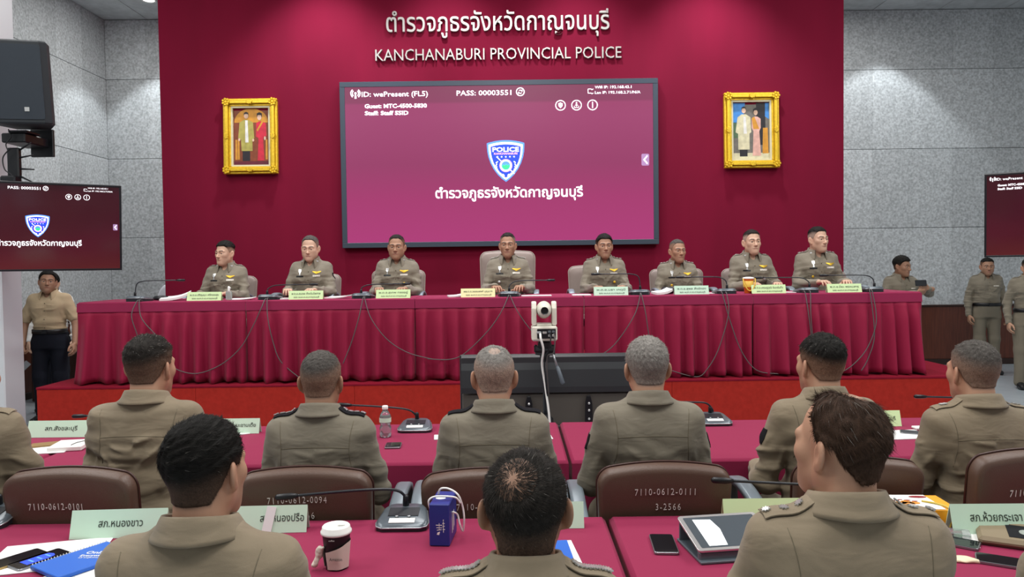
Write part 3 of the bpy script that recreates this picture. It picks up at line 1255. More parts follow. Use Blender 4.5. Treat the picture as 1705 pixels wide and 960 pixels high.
    if not seated and P.get('belt', True):
        mb = MB()
        z0 = .965
        t = .965

        def ring(u, v):
            th = 2 * PI * u
            c_, s_ = math.cos(th), math.sin(th)
            rx, ry = tor[1][3] + .016, tor[1][4] + .016
            q = (abs(c_) ** 2.3 + abs(s_) ** 2.3) ** (-1 / 2.3)
            return (c_ * q * rx * s, (s_ * q * ry + tor[1][2]) * s, (z0 + .045 * v) * s)
        mb.grid(ring, 48, 2, True)
        bo = mb.build('belt', 'black_leather', root, smooth=True)
        so = bo.modifiers.new('thick', 'SOLIDIFY')
        so.thickness = .005
        q = ring(.75, .5)
        MB().box((0, q[1] - .004, q[2]), (.05 * s, .008, .042 * s), bev=.002).build('buckle', 'silver' if P.get('buckle') else 'black', bo)
    for k in (-1, 1):
        fo = Field((-.07, -.22, 0), (.07, .12, .14), .009)
        fo.cap((0, .045, .045), (0, -.06, .042), .040, .042, .02)
        fo.cap((0, -.06, .040), (0, -.145, .034), .043, .034, .02)
        fo.cap((0, .045, .05), (0, .05, .10), .038, .042, .02)
        sV, sF = fo.mesh()
        sV[:, 2] = np.maximum(sV[:, 2], .004)
        if seated:
            o_ = np.array((k * .125, kn - .015, 0))
        else:
            o_ = np.array((k * .10 + ft[k][0], .01 + ft[k][1], 0))
        a = k * .18
        Rz = np.array(((math.cos(a), -math.sin(a), 0), (math.sin(a), math.cos(a), 0), (0, 0, 1)))
        mesh_obj('shoe', (sV @ Rz.T + o_) * s, sF, 'black_leather', root)
    root['_info'] = 0
    del root['_info']
    return root, bvh
# ------------------------------------------------------------------ the hall
M['panel'] = mat('grey_fibre_panel', '9a9fa0', 0.85, spec=0.2, attr=True, var=0.30, vscale=34, bump=0.3, bscale=60)
M['gap'] = mat('dark_panel_gap', '3a3c3d', 0.9)
M['ceil'] = mat('ceiling_panel', '8f8f8a', 0.9, attr=True, var=0.12, vscale=9)
M['wood'] = mat('red_brown_wood', '5a2d1e', 0.4, spec=0.4, var=0.25, vscale=5, stretch=(8, 8, .6))
M['wood_dark'] = mat('dark_wood', '2f1b14', 0.45, var=0.2, vscale=6)
M['floor'] = mat('pale_floor_tile', 'a9b2b8', 0.22, spec=0.5, var=0.06, vscale=3)
M['redwall'] = mat('crimson_fabric_wall', '720a2a', 0.8, spec=0.1, sheen=0.1, var=0.10, vscale=1.3, bump=0.25, bscale=400, stretch=(1.6, 1, .35))
M['riser'] = mat('red_carpet', 'a02a22', 0.9, spec=0.1, bump=0.6, bscale=500, var=0.10, vscale=30)
M['stage'] = mat('crimson_carpet', '7c1428', 0.9, spec=0.1, bump=0.6, bscale=500, var=0.08, vscale=30)
M['column'] = mat('white_paint', 'd9dee2', 0.6)

BACKY, LEFTX, RIGHTX, ZST = 11.4, -6.125, 9.2, 0.63
rs = np.random.RandomState(3)


def panel_wall(name, m, boxes, label=None):
    """boxes: (centre, size); each panel keeps a slightly different grey of its own"""
    mb = MB()
    cols = []
    for c, d in boxes:
        n0 = mb.n
        mb.box(c, d, bev=.002)
        g = np.array(lin('b9bec0')) * rs.uniform(.90, 1.08)
        cols.append(np.tile(g, (mb.n - n0, 1)))
    o = mesh_obj(name, np.vstack(mb.V), mb.F, m, None, False, col=np.vstack(cols))
    return tag(o, label, None, None, 'structure')


mb = MB()
mb.box((1.5, 4.0, -0.05), (15.8, 15.4, .1))
fl = mb.build('floor', 'floor')
tag(fl, kind='structure')
# ceiling of grey panels
bx = []
for i in range(-6, 10):
    for j in range(0, 7):
        bx.append(((i * 1.0 + .02, -2.6 + j * 2.4 - .2 + 1.0, CEIL + .02), (.99, 2.39, .04)))
panel_wall('ceiling', 'ceil', bx)
tag(MB().box((1.5, 4.0, CEIL + .10), (15.8, 15.4, .1)).build('ceiling', 'gap'), kind='structure')
# back wall and left wall: 0.61 x 1.2 m panels above a wooden dado
P0 = .6125
bx = []
for k in range(-11, 16):
    for r in range(4):
        z0 = .9 + 1.2 * r
        z1 = min(z0 + 1.2, CEIL - .005)
        bx.append(((k * P0 + P0 / 2, BACKY + .02, (z0 + z1) / 2), (P0 - .0012, .04, z1 - z0 - .007)))
bx = [b for b in bx if b[0][0] > LEFTX + .1]
panel_wall('wall_back', 'panel', bx)
tag(MB().box((1.5, BACKY + .12, 2.75), (15.8, .15, 5.5)).build('wall_back', 'gap'), kind='structure')
bx = []
for k in range(0, 19):
    for r in range(4):
        z0 = .9 + 1.2 * r
        z1 = min(z0 + 1.2, CEIL - .005)
        bx.append(((LEFTX - .02, BACKY - k * P0 - P0 / 2, (z0 + z1) / 2), (.04, P0 - .0012, z1 - z0 - .007)))
panel_wall('wall_left', 'panel', bx)
tag(MB().box((LEFTX - .12, 5.0, 2.75), (.15, 13.4, 5.5)).build('wall_left', 'gap'), kind='structure')
tag(MB().box((RIGHTX + .1, 5.0, 2.75), (.2, 13.4, 5.5)).build('wall_right', 'column'), kind='structure')
mb = MB()
x = LEFTX
while x < RIGHTX:
    mb.box((x + .6, BACKY - .012, .49), (1.196, .03, .80), bev=.003)
    x += 1.2
y = BACKY - .03
while y > -1:
    mb.box((LEFTX + .012, y - .6, .49), (.03, 1.196, .80), bev=.003)
    y -= 1.2
tag(mb.build('trim_1', 'wood'), kind='structure')
mb = MB()
mb.box((1.5, BACKY - .02, .905), (15.4, .05, .03), bev=.006)
mb.box((LEFTX + .02, 5.2, .905), (.05, 12.4, .03), bev=.006)
tag(mb.build('trim_2', 'wood_dark'), kind='structure')
mb = MB()
mb.box((1.5, BACKY - .025, .045), (15.4, .04, .09), bev=.004)
mb.box((LEFTX + .025, 5.2, .045), (.04, 12.4, .09), bev=.004)
tag(mb.build('baseboard_back', 'wood_dark'), kind='structure')
# red feature wall
WY = 8.5
wl, wr = PY(268, 220, WY).x, PY(1405, 220, WY).x
mb = MB()
nn = 1
for i in range(nn):
    a, b = wl + (wr - wl) * i / nn, wl + (wr - wl) * (i + 1) / nn
    mb.box(((a + b) / 2, WY + .15, CEIL / 2), (b - a - .002, .30, CEIL - .004), bev=.003)
tag(mb.build('wall_red', 'redwall'), kind='structure')
# stage
SY = 6.22
sl, sr = PY(61, 655, SY).x, PY(1648, 640, SY).x
st = MB()
st.mi = 0
n = 6
for i in range(n):
    a, b = sl + (sr - sl) * i / n, sl + (sr - sl) * (i + 1) / n
    st.box(((a + b) / 2, SY + .02, ZST / 2 - .006), (b - a - .0015, .04, ZST - .012), bev=.002)
st.box((sl + .02, (SY + WY) / 2 + .02, ZST / 2 - .006), (.04, WY - SY - .04, ZST - .012), bev=.002)
st.box((sr - .02, (SY + WY) / 2 + .02, ZST / 2 - .006), (.04, WY - SY - .04, ZST - .012), bev=.002)
tag(st.build('stage_riser', 'riser'), kind='structure')
tag(MB().box(((sl + sr) / 2, (SY + WY) / 2, ZST - .01), (sr - sl + .01, WY - SY + .01, .02), bev=.004).build('stage_floor', 'stage'), kind='structure')
# white column at the left
cx1 = PY(41, 600, 6.88).x
tag(MB().box((cx1 - .35, 6.74, CEIL / 2), (.70, .28, CEIL), bev=.01).build('column', 'column'), kind='structure')

# round downlight in the ceiling at the left
q = PY(248, 5, 10.6)
dl = empty('downlight', (q.x, q.y, CEIL))
tag(dl, 'round white downlight glowing in the ceiling beside the red wall', 'downlight')
MB().lathe([(.075, 0), (.10, -.004), (.10, -.010), (.075, -.008), (.072, .0)], 28, (0, 0, 0), cap=False).build('rim', 'white', dl, smooth=True)
M['lamp'] = mat('lamp_glow', 'ffffff', emit=6)
MB().lathe([(.001, -.003), (.073, -.003), (.073, -.001), (.001, -.001)], 28, (0, 0, 0)).build('diffuser', 'lamp', dl)

# ------------------------------------------------------------------ raised metal letters
M['letter'] = mat('brushed_steel', 'c2c0b8', 0.35, metal=0.35, spec=.5)


def letters(words, pxl, pxr, pyb, size_px, label, off):
    """each letter its own part; pxl..pxr the ends of the line, pyb its baseline"""
    a, b = PY(pxl, pyb + (pxr - pxl) * .0064, WY), PY(pxr, pyb - (pxr - pxl) * .0064, WY)
    mid = (a + b) / 2
    root = empty('wall_lettering', (mid.x, WY, mid.z))
    tag(root, label, 'sign')
    size = size_px * WY / FPX
    V, F = text_mesh(words, size, .016, off)
    V = V.copy()
    wdt = V[:, 0].max() - V[:, 0].min()
    V[:, 0] *= (b.x - a.x) / wdt
    # split into connected pieces, then join the pieces that overlap in x (marks above or below a letter)
    par = list(range(len(V)))

    def fd(i):
        while par[i] != i:
            par[i] = par[par[i]]
            i = par[i]
        return i
    for f in F:
        for k in f[1:]:
            par[fd(k)] = fd(f[0])
    groups = {}
    for i in range(len(V)):
        groups.setdefault(fd(i), []).append(i)
    iv = sorted(((V[g, 0].min(), V[g, 0].max(), r) for r, g in groups.items() if len(g) > 3))
    cl = []
    for lo, hi, r in iv:
        if cl and lo < cl[-1][1] - .25 * (hi - lo):
            cl[-1][1] = max(cl[-1][1], hi)
            cl[-1][2].append(r)
        else:
            cl.append([lo, hi, [r]])
    owner = {}
    for ci, c in enumerate(cl):
        for r in c[2]:
            owner[r] = ci
    FF = [[] for _ in cl]
    for f in F:
        r = fd(f[0])
        if r in owner:
            FF[owner[r]].append(f)
    for fs in FF:
        if not fs:
            continue
        ids = sorted({i for f in fs for i in f})
        mp = {v: i for i, v in enumerate(ids)}
        W = V[ids]
        W = np.stack([W[:, 0], -W[:, 2] - .020, W[:, 1]], 1)
        mesh_obj('letter', W, [[mp[i] for i in f] for f in fs], 'letter', root, smooth=False)
    return root


letters('ตำรวจภูธรจังหวัดกาญจนบุรี', 644, 1014, 52, 42, 'raised steel Thai lettering high on the red wall, upper line', .006)
letters('KANCHANABURI PROVINCIAL POLICE', 626, 1034, 100, 27, 'raised steel Latin capitals on the red wall above the big screen', -.004)

# ------------------------------------------------------------------ screens
M['bezel'] = mat('dark_slate_bezel', '37424d', 0.4)
M['tvbezel'] = mat('black_tv_bezel', '1c1e22', 0.3)
M['glow_white'] = mat('glow_white', 'f4f2f6', emit=1.0)
M['glow_blue'] = mat('glow_blue', '1f3fd0', emit=1.0)
M['glow_sky'] = mat('glow_light_blue', '4f86e0', emit=1.0)
M['glow_pink'] = mat('glow_pink', 'f2a8d8', emit=1.0)
M['glow_green'] = mat('glow_green', '35c77a', emit=1.0)
M['glow_grey'] = mat('glow_mauve', '8f6f96', emit=.8)


def glow_ramp(name, stops, rough, z0, z1, e=1.0, spec=.5):
    m = bpy.data.materials.new(name)
    m.use_nodes = True
    N, L = m.node_tree.nodes, m.node_tree.links
    b = N['Principled BSDF']
    b.inputs['Base Color'].default_value = (.006, .004, .006, 1)
    b.inputs['Roughness'].default_value = rough
    b.inputs['Specular IOR Level'].default_value = spec
    tc = N.new('ShaderNodeTexCoord')
    sx = N.new('ShaderNodeSeparateXYZ')
    L.new(tc.outputs['Object'], sx.inputs[0])
    mr = N.new('ShaderNodeMapRange')
    mr.inputs[1].default_value, mr.inputs[2].default_value = z0, z1
    L.new(sx.outputs[2], mr.inputs[0])
    cr = N.new('ShaderNodeValToRGB')
    els = cr.color_ramp.elements
    while len(els) < len(stops):
        els.new(.5)
    for e_, (p, c) in zip(els, stops):
        e_.position = p
        e_.color = (*lin(c), 1)
    L.new(mr.outputs[0], cr.inputs[0])
    L.new(cr.outputs[0], b.inputs['Emission Color'])
    b.inputs['Emission Strength'].default_value = e
    return m


def screen(name, W, H, bez, depth, pm, bm, u0, root_label, loc, rot, full=True):
    """screen facing -Y in its own frame; content follows the picture shown on the wall screen (u right, v up, 0..1)"""
    root = empty(name, loc, rot=rot)
    tag(root, root_label, 'screen')
    mb = MB()
    t = bez
    for c, d in (((0, depth / 2, H / 2 + t / 2), (W + 2 * t, depth, t)), ((0, depth / 2, -H / 2 - t / 2), (W + 2 * t, depth, t)),
                 ((-W / 2 - t / 2, depth / 2, 0), (t, depth, H)), ((W / 2 + t / 2, depth / 2, 0), (t, depth, H))):
        mb.box(c, d, bev=.003)
    mb.box((0, depth * .7, 0), (W, depth * .5, H))
    mb.build('bezel', bm, root)
    MB().box((0, .012, 0), (W, .012, H)).build('panel', pm, root)
    yf = .0055

    def pt(u, v, e=0.0):
        return (-W / 2 + u * W, yf - .0006 - e, -H / 2 + v * H)

    def tx(body, ul, ur, vb, size, off=.012, m='glow_white'):
        c = pt((ul + ur) / 2, vb)
        text_obj(body, size * H, frame_front(c), m, root, ext=.0004, off=off, width=(ur - ul) * W, name='caption')

    def ring(mb_, cu, cv, r0, r1, n=28):
        c = pt(cu, cv)

        def fn(a, b):
            th = 2 * PI * a
            r = r0 + (r1 - r0) * b
            return (c[0] + r * math.cos(th), c[1] - .0006, c[2] + r * math.sin(th))
        mb_.grid(fn, n, 2, True)

    # header texts
    tx('ID: wePresent (FL5)', .055, .270, .938, .045)
    tx('PASS: 00003551', .363, .541, .938, .045)
    tx('Wifi IP: 192.168.43.1', .812, .931, .972, .024)
    tx('Lan IP: 192.168.2.71/N/A', .812, .960, .938, .024)
    tx('Guest: MTC-4500-5830', .064, .266, .865, .036, .03)
    tx('Staff: Staff SSID', .064, .206, .820, .036, .03)
    ic = MB()
    for i_, cu in enumerate((.700, .752, .804)):
        ring(ic, cu, .867, .028 * H, .034 * H)
    c = pt(.700, .867)
    sh = [(-.014, .012), (0, .019), (.014, .012), (.013, -.004), (0, -.019), (-.013, -.004)]
    ic.prism([(x * H, y * H) for x, y in sh], 0, .0006, frame_front(c))
    c = pt(.752, .867)
    ic.prism([(x * H, y * H) for x, y in ((-.004, .02), (.004, .02), (.004, .002), (.010, .002), (0, -.010), (-.010, .002), (-.004, .002))], 0, .0006, frame_front(c))
    ic.prism([(x * H, y * H) for x, y in ((-.016, -.004), (-.012, -.004), (-.012, -.013), (.012, -.013), (.012, -.004), (.016, -.004), (.016, -.017), (-.016, -.017))], 0, .0006, frame_front(c))
    c = pt(.804, .867)
    ic.prism([(x * H, y * H) for x, y in ((-.003, .020), (.003, .020), (.003, -.020), (-.003, -.020))], 0, .0006, frame_front(c))
    # refresh disc beside the pass number, antenna mark, lan mark
    ring(ic, .570, .957, .022 * H, .028 * H)
    c = pt(.570, .957)
    for s_ in (-1, 1):
        ic.prism([(s_ * x * H, s_ * y * H) for x, y in ((-.012, .002), (-.004, .014), (.010, .010), (.012, .016), (.016, .002), (.004, .002), (.007, .006), (-.003, .008))], 0, .0006, frame_front(c))
    c = pt(.035, .957)
    ring(ic, .035, .960, .0001, .008 * H, 12)
    ic.prism([(x * H, y * H) for x, y in ((-.003, 0), (.003, 0), (.007, -.03), (-.007, -.03))], 0, .0006, frame_front(c))
    for r_ in (.017, .027):
        for s_ in (0, PI):
            ic.grid(lambda a, b, r_=r_, s_=s_: (c[0] + (r_ + .006 * b) * H * math.cos(s_ - .9 + 1.8 * a), c[1] - .0006, c[2] + .003 * H + (r_ + .006 * b) * H * math.sin(s_ - .9 + 1.8 * a)), 10, 2)
    c = pt(.796, .957)
    for d0, d1 in (((-.012, .012), (.010, .012)), ((-.012, -.014), (.010, -.014)), ((-.012, .012), (-.012, -.014)), ((.010, .006), (.022, .012)), ((.010, -.020), (.022, -.014))):
        dx, dy = d1[0] - d0[0], d1[1] - d0[1]
        l_ = math.hypot(dx, dy)
        nx, ny = -dy / l_ * .0022, dx / l_ * .0022
        ic.prism([((d0[0] + nx) * H, (d0[1] + ny) * H), ((d0[0] - nx) * H, (d0[1] - ny) * H), ((d1[0] - nx) * H, (d1[1] - ny) * H), ((d1[0] + nx) * H, (d1[1] + ny) * H)], 0, .0006, frame_front(c))
    ic.build('icons', 'glow_white', root)
    # side tab with an arrow
    c = pt(.974, .512)
    tb = MB()
    tb.prism([(x * H, y * H) for x, y in rrect(.050, .076, .008, 3)], 0, .0004, frame_front(c))
    tab = tb.build('side_tab', 'glow_grey', root)
    ar = MB()
    ar.prism([(x * H, y * H) for x, y in ((.012, .030), (-.014, 0), (.012, -.030), (.016, -.022), (-.002, 0), (.016, .022))], .0005, .0010, frame_front(c))
    ar.build('arrow', 'glow_white', tab)
    # police shield
    c = pt(.520, .515)
    SH = .268 * H / 2

    def shield(k):
        L_ = []
        for i in range(13):
            t = -1 + 2 * i / 12
            L_.append((t * .97, .86 + .14 * (1 - t * t)))
        right = [(.97, .70), (.95, .45), (.90, .2), (.80, -.08), (.64, -.38), (.42, -.66), (.20, -.86), (0, -1.0)]
        pts = [(x, y) for x, y in L_[::-1]]
        pts = [(-.97, .86)] + L_[1:-1] + [(.97, .86)] + right + [(-x, y) for x, y in right[:-1][::-1]]
        return [(x * k * SH * .93, (y * k) * SH) for x, y in pts][::-1]
    MB().prism(shield(1.0), 0, .0004, frame_front(c)).build('shield_border', 'glow_sky', root)
    MB().prism(shield(.91), .0004, .0008, frame_front(c)).build('shield_band', 'glow_white', root)
    inner = MB().prism(shield(.80), .0008, .0012, frame_front(c)).build('shield_field', 'glow_blue', root)
    e = Vector(c) + Vector((0, -.0016, 0))
    text_obj('POLICE', .30 * SH, frame_front(e + Vector((0, 0, .45 * SH))), 'glow_white', inner, ext=.0002, off=.03, width=1.28 * SH)
    text_obj('KANCHANABURI', .13 * SH, frame_front(e + Vector((0, 0, .31 * SH))), 'glow_pink', inner, ext=.0002, off=.03, width=1.12 * SH)
    mb = MB()
    for i in range(5):
        pr = []
        for t_ in range(10):
            rr = (.055 if t_ % 2 == 0 else .024) * SH
            pr.append((rr * math.sin(t_ * PI / 5), rr * math.cos(t_ * PI / 5)))
        mb.prism(pr[::-1], 0, .0003, frame_front(e + Vector(((-.40 + .2 * i) * SH, 0, .20 * SH))))
    for s_ in (-1, 1):
        for i in range(7):
            a = math.radians(-75 + 16 * i)
            x, y = s_ * .46 * SH * math.cos(a) , -.22 * SH + .46 * SH * math.sin(a)
            th = a + PI / 2 + .5
            pr = [(.075 * SH * math.cos(u_) * math.cos(th) * 1 - .028 * SH * math.sin(u_) * math.sin(th), .075 * SH * math.cos(u_) * math.sin(th) + .028 * SH * math.sin(u_) * math.cos(th)) for u_ in np.linspace(0, 2 * PI, 9)[:-1]]
            pr = [(s_ * p_[0], p_[1]) for p_ in pr]
            mb.prism(pr, 0, .0003, frame_front(e + Vector((x, 0, y))))
    d_ = Vector((.72, 0, -.70)).normalized()
    for a_, b_ in ((-.62, -.24), (.24, .56)):
        p_, q_ = Vector((0, 0, -.22 * SH)) + d_ * a_ * SH, Vector((0, 0, -.22 * SH)) + d_ * b_ * SH
        nx = Vector((d_.z, 0, -d_.x)) * .022 * SH
        mb.prism([((p_ + nx).x, (p_ + nx).z), ((p_ - nx).x, (p_ - nx).z), ((q_ - nx).x, (q_ - nx).z), ((q_ + nx).x, (q_ + nx).z)], 0, .0003, frame_front(e))
    mb.build('wreath', 'glow_white', inner)
    cc = e + Vector((0, 0, -.22 * SH))
    for r_, m_, z_ in ((.31, 'glow_pink', .0003), (.26, 'glow_white', .0005), (.21, 'glow_sky', .0007)):
        MB().prism([(r_ * SH * math.cos(t), r_ * SH * math.sin(t)) for t in np.linspace(0, 2 * PI, 25)[:-1]], 0, .0003, frame_front(cc + Vector((0, -z_, 0)))).build('roundel', m_, inner)
    hp = [(-.19, -.02), (-.12, .05), (-.06, .0), (.02, .07), (.08, .0), (.14, .06), (.19, -.02), (.12, -.15), (0, -.19), (-.12, -.15)]
    MB().prism([(x * SH, y * SH) for x, y in hp], 0, .0003, frame_front(cc + Vector((0, -.0010, 0)))).build('roundel', 'glow_green', inner)
    tx('ตำรวจภูธรจังหวัดกาญจนบุรี', .289, .770, .282, .088, .020)
    return root


a, b = PY(575.5, 146, WY - .08), PY(1088.5, 400, WY - .08)
c1, c2 = PY(577, 402, WY - .08), PY(1087, 138, WY - .08)
SWX, SHZ = (b.x - a.x + c2.x - c1.x) / 2, (a.z - b.z + c2.z - c1.z) / 2
cen = (a + b + c1 + c2) / 4
pm = glow_ramp('wall_screen_picture', [(0, 'b03a78'), (.28, 'a8376f'), (.5, '9a3a68'), (.8, 'a34270'), (.885, 'a2426e'), (.9, '8f3f62'), (1, '8c4260')], .35, -SHZ / 2, SHZ / 2, .95, .25)
screen('wall_screen', SWX, SHZ, .058, .07, pm, M['bezel'], 0, 'large wall screen with police shield on magenta, between two gold-framed portraits', (cen.x, WY - .086, cen.z), (0, 0, 0))
tvm = glow_ramp('television_picture', [(0, '5a2222'), (.25, '4a161f'), (.5, '451420'), (.9, '3d101c'), (1, '2c0c15')], .12, -.35, .35, .9, .6)
# left television on the column
TW, TH = 1.22, .686
tl = PY(57, 378, 6.0)
screen('television', TW, TH, .016, .05, tvm, M['tvbezel'], 0, 'black television with dark maroon picture hung on the white column at left', (tl.x, tl.y, tl.z), (math.radians(10), 0, math.radians(33)))
tr_ = PY(1790, 354, 6.1)
screen('television', TW, TH, .016, .05, tvm, M['tvbezel'], 0, 'black television cut by the right edge, above the standing officers', (tr_.x, tr_.y, tr_.z), (math.radians(10), 0, math.radians(-33)))
# television mounts: an arm from the column, a drop pole from the ceiling at the right
mb = MB()
mb.box((tl.x - .30, 6.42, tl.z), (.16, .36, .10), bev=.01)
mb.box((tl.x - .30, 6.58, tl.z), (.30, .03, .34), bev=.008)
tag(mb.build('television_bracket', 'black'), 'black bracket behind the left television, fixed to the white column', 'bracket')
mb = MB()
mb.tube([(tr_.x + .22, tr_.y + .16, CEIL), (tr_.x + .22, tr_.y + .16, tr_.z)], .03, 12)
mb.box((tr_.x + .15, tr_.y + .13, tr_.z), (.34, .06, .30), bev=.01)
tag(mb.build('television_bracket', 'black'), 'black ceiling pole carrying the right-hand television', 'bracket')

# ------------------------------------------------------------------ framed portraits (plain stand-in figures)
M['frame_gold'] = mat('gilded_frame', 'd9b428', 0.35, metal=0.35, bump=0.8, bscale=60, var=.15, vscale=40)
M['mount'] = mat('cream_mount', 'cfc9a8', 0.6)
for k, (nm, c) in enumerate((('pt_brown', '7a3a1e'), ('pt_gold', 'c58a2a'), ('pt_olive', 'a39b4c'), ('pt_red', 'c2203a'), ('pt_dark', '1c1a20'), ('pt_skin', 'd8b59c'),
                             ('pt_blue', '3f86cc'), ('pt_pink', 'd0a294'), ('pt_pale', 'c9c3a0'), ('pt_white', 'd9d8d2'), ('pt_maroon', '5a1626'), ('pt_grey', '6a665e'), ('pt_green', '4f6a4a'))):
    M[nm] = mat(nm + '_paint', c, .5, var=.18, vscale=18)


def portrait(px0, px1, py0, py1, yaw, label, kind):
    a, b = PY(px0, py0, WY - .05), PY(px1, py1, WY - .05)
    W, H = b.x - a.x, a.z - b.z
    c = (a + b) / 2
    root = empty('portrait', (c.x, WY - .002, c.z), rot=(math.radians(-2.0), 0, 0))
    tag(root, label, 'portrait')
    fw = .085
    mb = MB()
    for prof0, prof1, dep in ((0, .30, .05), (.30, .72, .075), (.72, 1.0, .045)):
        o0, o1 = prof0 * fw, prof1 * fw
        w0, h0 = W - 2 * o0, H - 2 * o0
        t = o1 - o0
        for cc, d in (((0, -dep / 2, h0 / 2 - t / 2), (w0, dep, t)), ((0, -dep / 2, -h0 / 2 + t / 2), (w0, dep, t)),
                      ((-w0 / 2 + t / 2, -dep / 2, 0), (t, dep, h0 - 2 * t)), ((w0 / 2 - t / 2, -dep / 2, 0), (t, dep, h0 - 2 * t))):
            mb.box(cc, d, bev=.006)
    # carved leaves at the corners and the middles
    for sx, sz in ((-1, 1), (1, 1), (-1, -1), (1, -1), (0, 1), (0, -1), (-1, 0), (1, 0)):
        cx_, cz_ = sx * (W / 2 - fw / 2), sz * (H / 2 - fw / 2)
        for q in range(7):
            a_ = q * 2 * PI / 7
            rr = .032 if sx and sz else .024
            mb.lathe([(.001, -.012), (.014, -.006), (.016, .0), (.010, .008)], 8, (cx_ + rr * math.cos(a_) * (1 if sx and sz or sx == 0 else .6), -.078, cz_ + rr * math.sin(a_) * (1 if sx and sz or sz == 0 else .6)), 'Y')
        mb.lathe([(.001, -.014), (.018, -.006), (.02, .0), (.012, .008)], 10, (cx_, -.078, cz_), 'Y')
    fo = mb.build('frame', 'frame_gold', root)
    iw, ih = W - 2 * fw, H - 2 * fw
    mt = MB()
    t = .018
    for cc, d in (((0, -.022, ih / 2 - t / 2), (iw, .03, t)), ((0, -.022, -ih / 2 + t / 2), (iw, .03, t)), ((-iw / 2 + t / 2, -.022, 0), (t, .03, ih - 2 * t)), ((iw / 2 - t / 2, -.022, 0), (t, .03, ih - 2 * t))):
        mt.box(cc, d)
    mt.build('mount', 'mount', root)
    iw, ih = iw - 2 * t, ih - 2 * t
    mats, pic = [], MB()

    def lay(pts, m, z):
        if m not in mats:
            mats.append(m)
        pic.mi = mats.index(m)
        pic.prism([(x * iw / 2, y * ih / 2) for x, y in pts], 0, .0004, frame_front((0, -.008 - z * .0006, 0)))

    def oval(cx_, cy_, rx, ry, m, z, n=18):
        lay([(cx_ + rx * math.cos(t_), cy_ + ry * math.sin(t_)) for t_ in np.linspace(0, 2 * PI, n + 1)[:-1]], m, z)
    R4 = [(-1, -1), (1, -1), (1, 1), (-1, 1)]
    if kind == 0:
        lay(R4, 'pt_brown', 0)
        lay([(-.95, .5)] + [(.95 * math.cos(t_), .5 + .5 * math.sin(t_)) for t_ in np.linspace(PI, 0, 15)][1:-1] + [(.95, .5)], 'pt_gold', 1)
        lay([(-1, -1), (1, -1), (1, -.86), (-1, -.86)], 'pt_maroon', 1)
        for x in (-.85, -.72, .85):
            lay([(x - .06, -.8), (x + .06, -.8), (x + .05, -.1), (x - .05, -.1)], 'pt_gold', 1)
        lay([(-.50, -.85), (-.08, -.85), (-.08, -.45), (-.50, -.45)], 'pt_dark', 2)
        lay([(-.66, .50), (-.42, .60), (-.16, .60), (.10, .50), (.16, -.05), (.06, -.1), (.06, -.5), (-.56, -.5), (-.58, -.1), (-.74, -.05)], 'pt_olive', 3)
        lay([(-.34, .58), (-.20, .58), (-.16, -.2), (-.34, -.2)], 'pt_white', 4)
        oval(-.28, .74, .125, .105, 'pt_skin', 5)
        lay([(-.41, .74), (-.40, .84), (-.28, .88), (-.16, .84), (-.15, .74), (-.20, .80), (-.36, .80)], 'pt_dark', 6)
        oval(-.68, -.10, .06, .05, 'pt_skin', 4)
        oval(.10, -.12, .06, .05, 'pt_skin', 4)
        lay([(.28, .48), (.44, .54), (.62, .54), (.82, .46), (.84, .02), (.72, .0), (.66, -.05), (.72, -.84), (.34, -.84), (.40, -.05), (.26, .0)], 'pt_red', 3)
        lay([(.60, .55), (.68, .52), (.36, .18), (.30, .24)], 'pt_gold', 4)
        oval(.46, .68, .12, .10, 'pt_skin', 5)
        lay([(.32, .66), (.32, .82), (.46, .86), (.60, .82), (.60, .66), (.55, .76), (.37, .76)], 'pt_dark', 6)
        oval(.76, -.06, .05, .07, 'pt_skin', 4)
    else:
        lay(R4, 'pt_grey', 0)
        lay([(-1, .3), (-.45, .2), (-.3, 1), (-1, 1)], 'pt_blue', 1)
        lay([(.78, .5), (1, .4), (1, 1), (.78, 1)], 'pt_blue', 1)
        lay([(-1, -.25), (-.5, -.25), (-.5, .3), (-1, .3)], 'pt_green', 1)
        lay([(.30, -.5), (.80, -.5), (.80, 1), (.30, 1)], 'pt_dark', 1)
        lay([(-1, -1), (1, -1), (1, -.78), (-1, -.78)], 'pt_pale', 1)
        lay([(.62, -.8), (.95, -.8), (.92, .1), (.66, .1)], 'pt_gold', 2)
        lay([(-.62, -.9), (-.20, -.9), (-.20, -.55), (-.62, -.55)], 'pt_dark', 2)
        lay([(-.72, .48), (-.50, .58), (-.26, .58), (-.02, .48), (.02, -.05), (-.08, -.1), (-.08, -.66), (-.70, -.66), (-.70, -.1), (-.84, -.05)], 'pt_pale', 3)
        lay([(-.40, .5), (-.28, .5), (-.22, -.1), (-.40, -.1)], 'pt_white', 4)
        oval(-.38, .72, .12, .10, 'pt_skin', 5)
        lay([(-.50, .72), (-.49, .82), (-.38, .86), (-.27, .82), (-.26, .72), (-.30, .79), (-.46, .79)], 'pt_dark', 6)
        lay([(.05, .44), (.20, .50), (.36, .50), (.54, .42), (.54, .10), (.46, -.02), (.54, -.88), (.08, -.88), (.14, -.02), (.04, .10)], 'pt_pink', 3)
        lay([(.05, .44), (.20, .50), (.46, .06), (.14, .06)], 'pt_gold', 4)
        oval(.27, .64, .11, .095, 'pt_skin', 5)
        lay([(.14, .62), (.14, .76), (.27, .81), (.40, .76), (.40, .62), (.36, .72), (.18, .72)], 'pt_dark', 6)
    pic.build('picture', [M[x] for x in mats], root)
    return root


portrait(370, 463, 164, 289, 0, 'gold-framed portrait left of the wall screen, figures in olive robe and red suit', 0)
portrait(1206, 1298, 154, 279, 0, 'gold-framed portrait right of the wall screen, figures in pale robe and pink dress', 1)

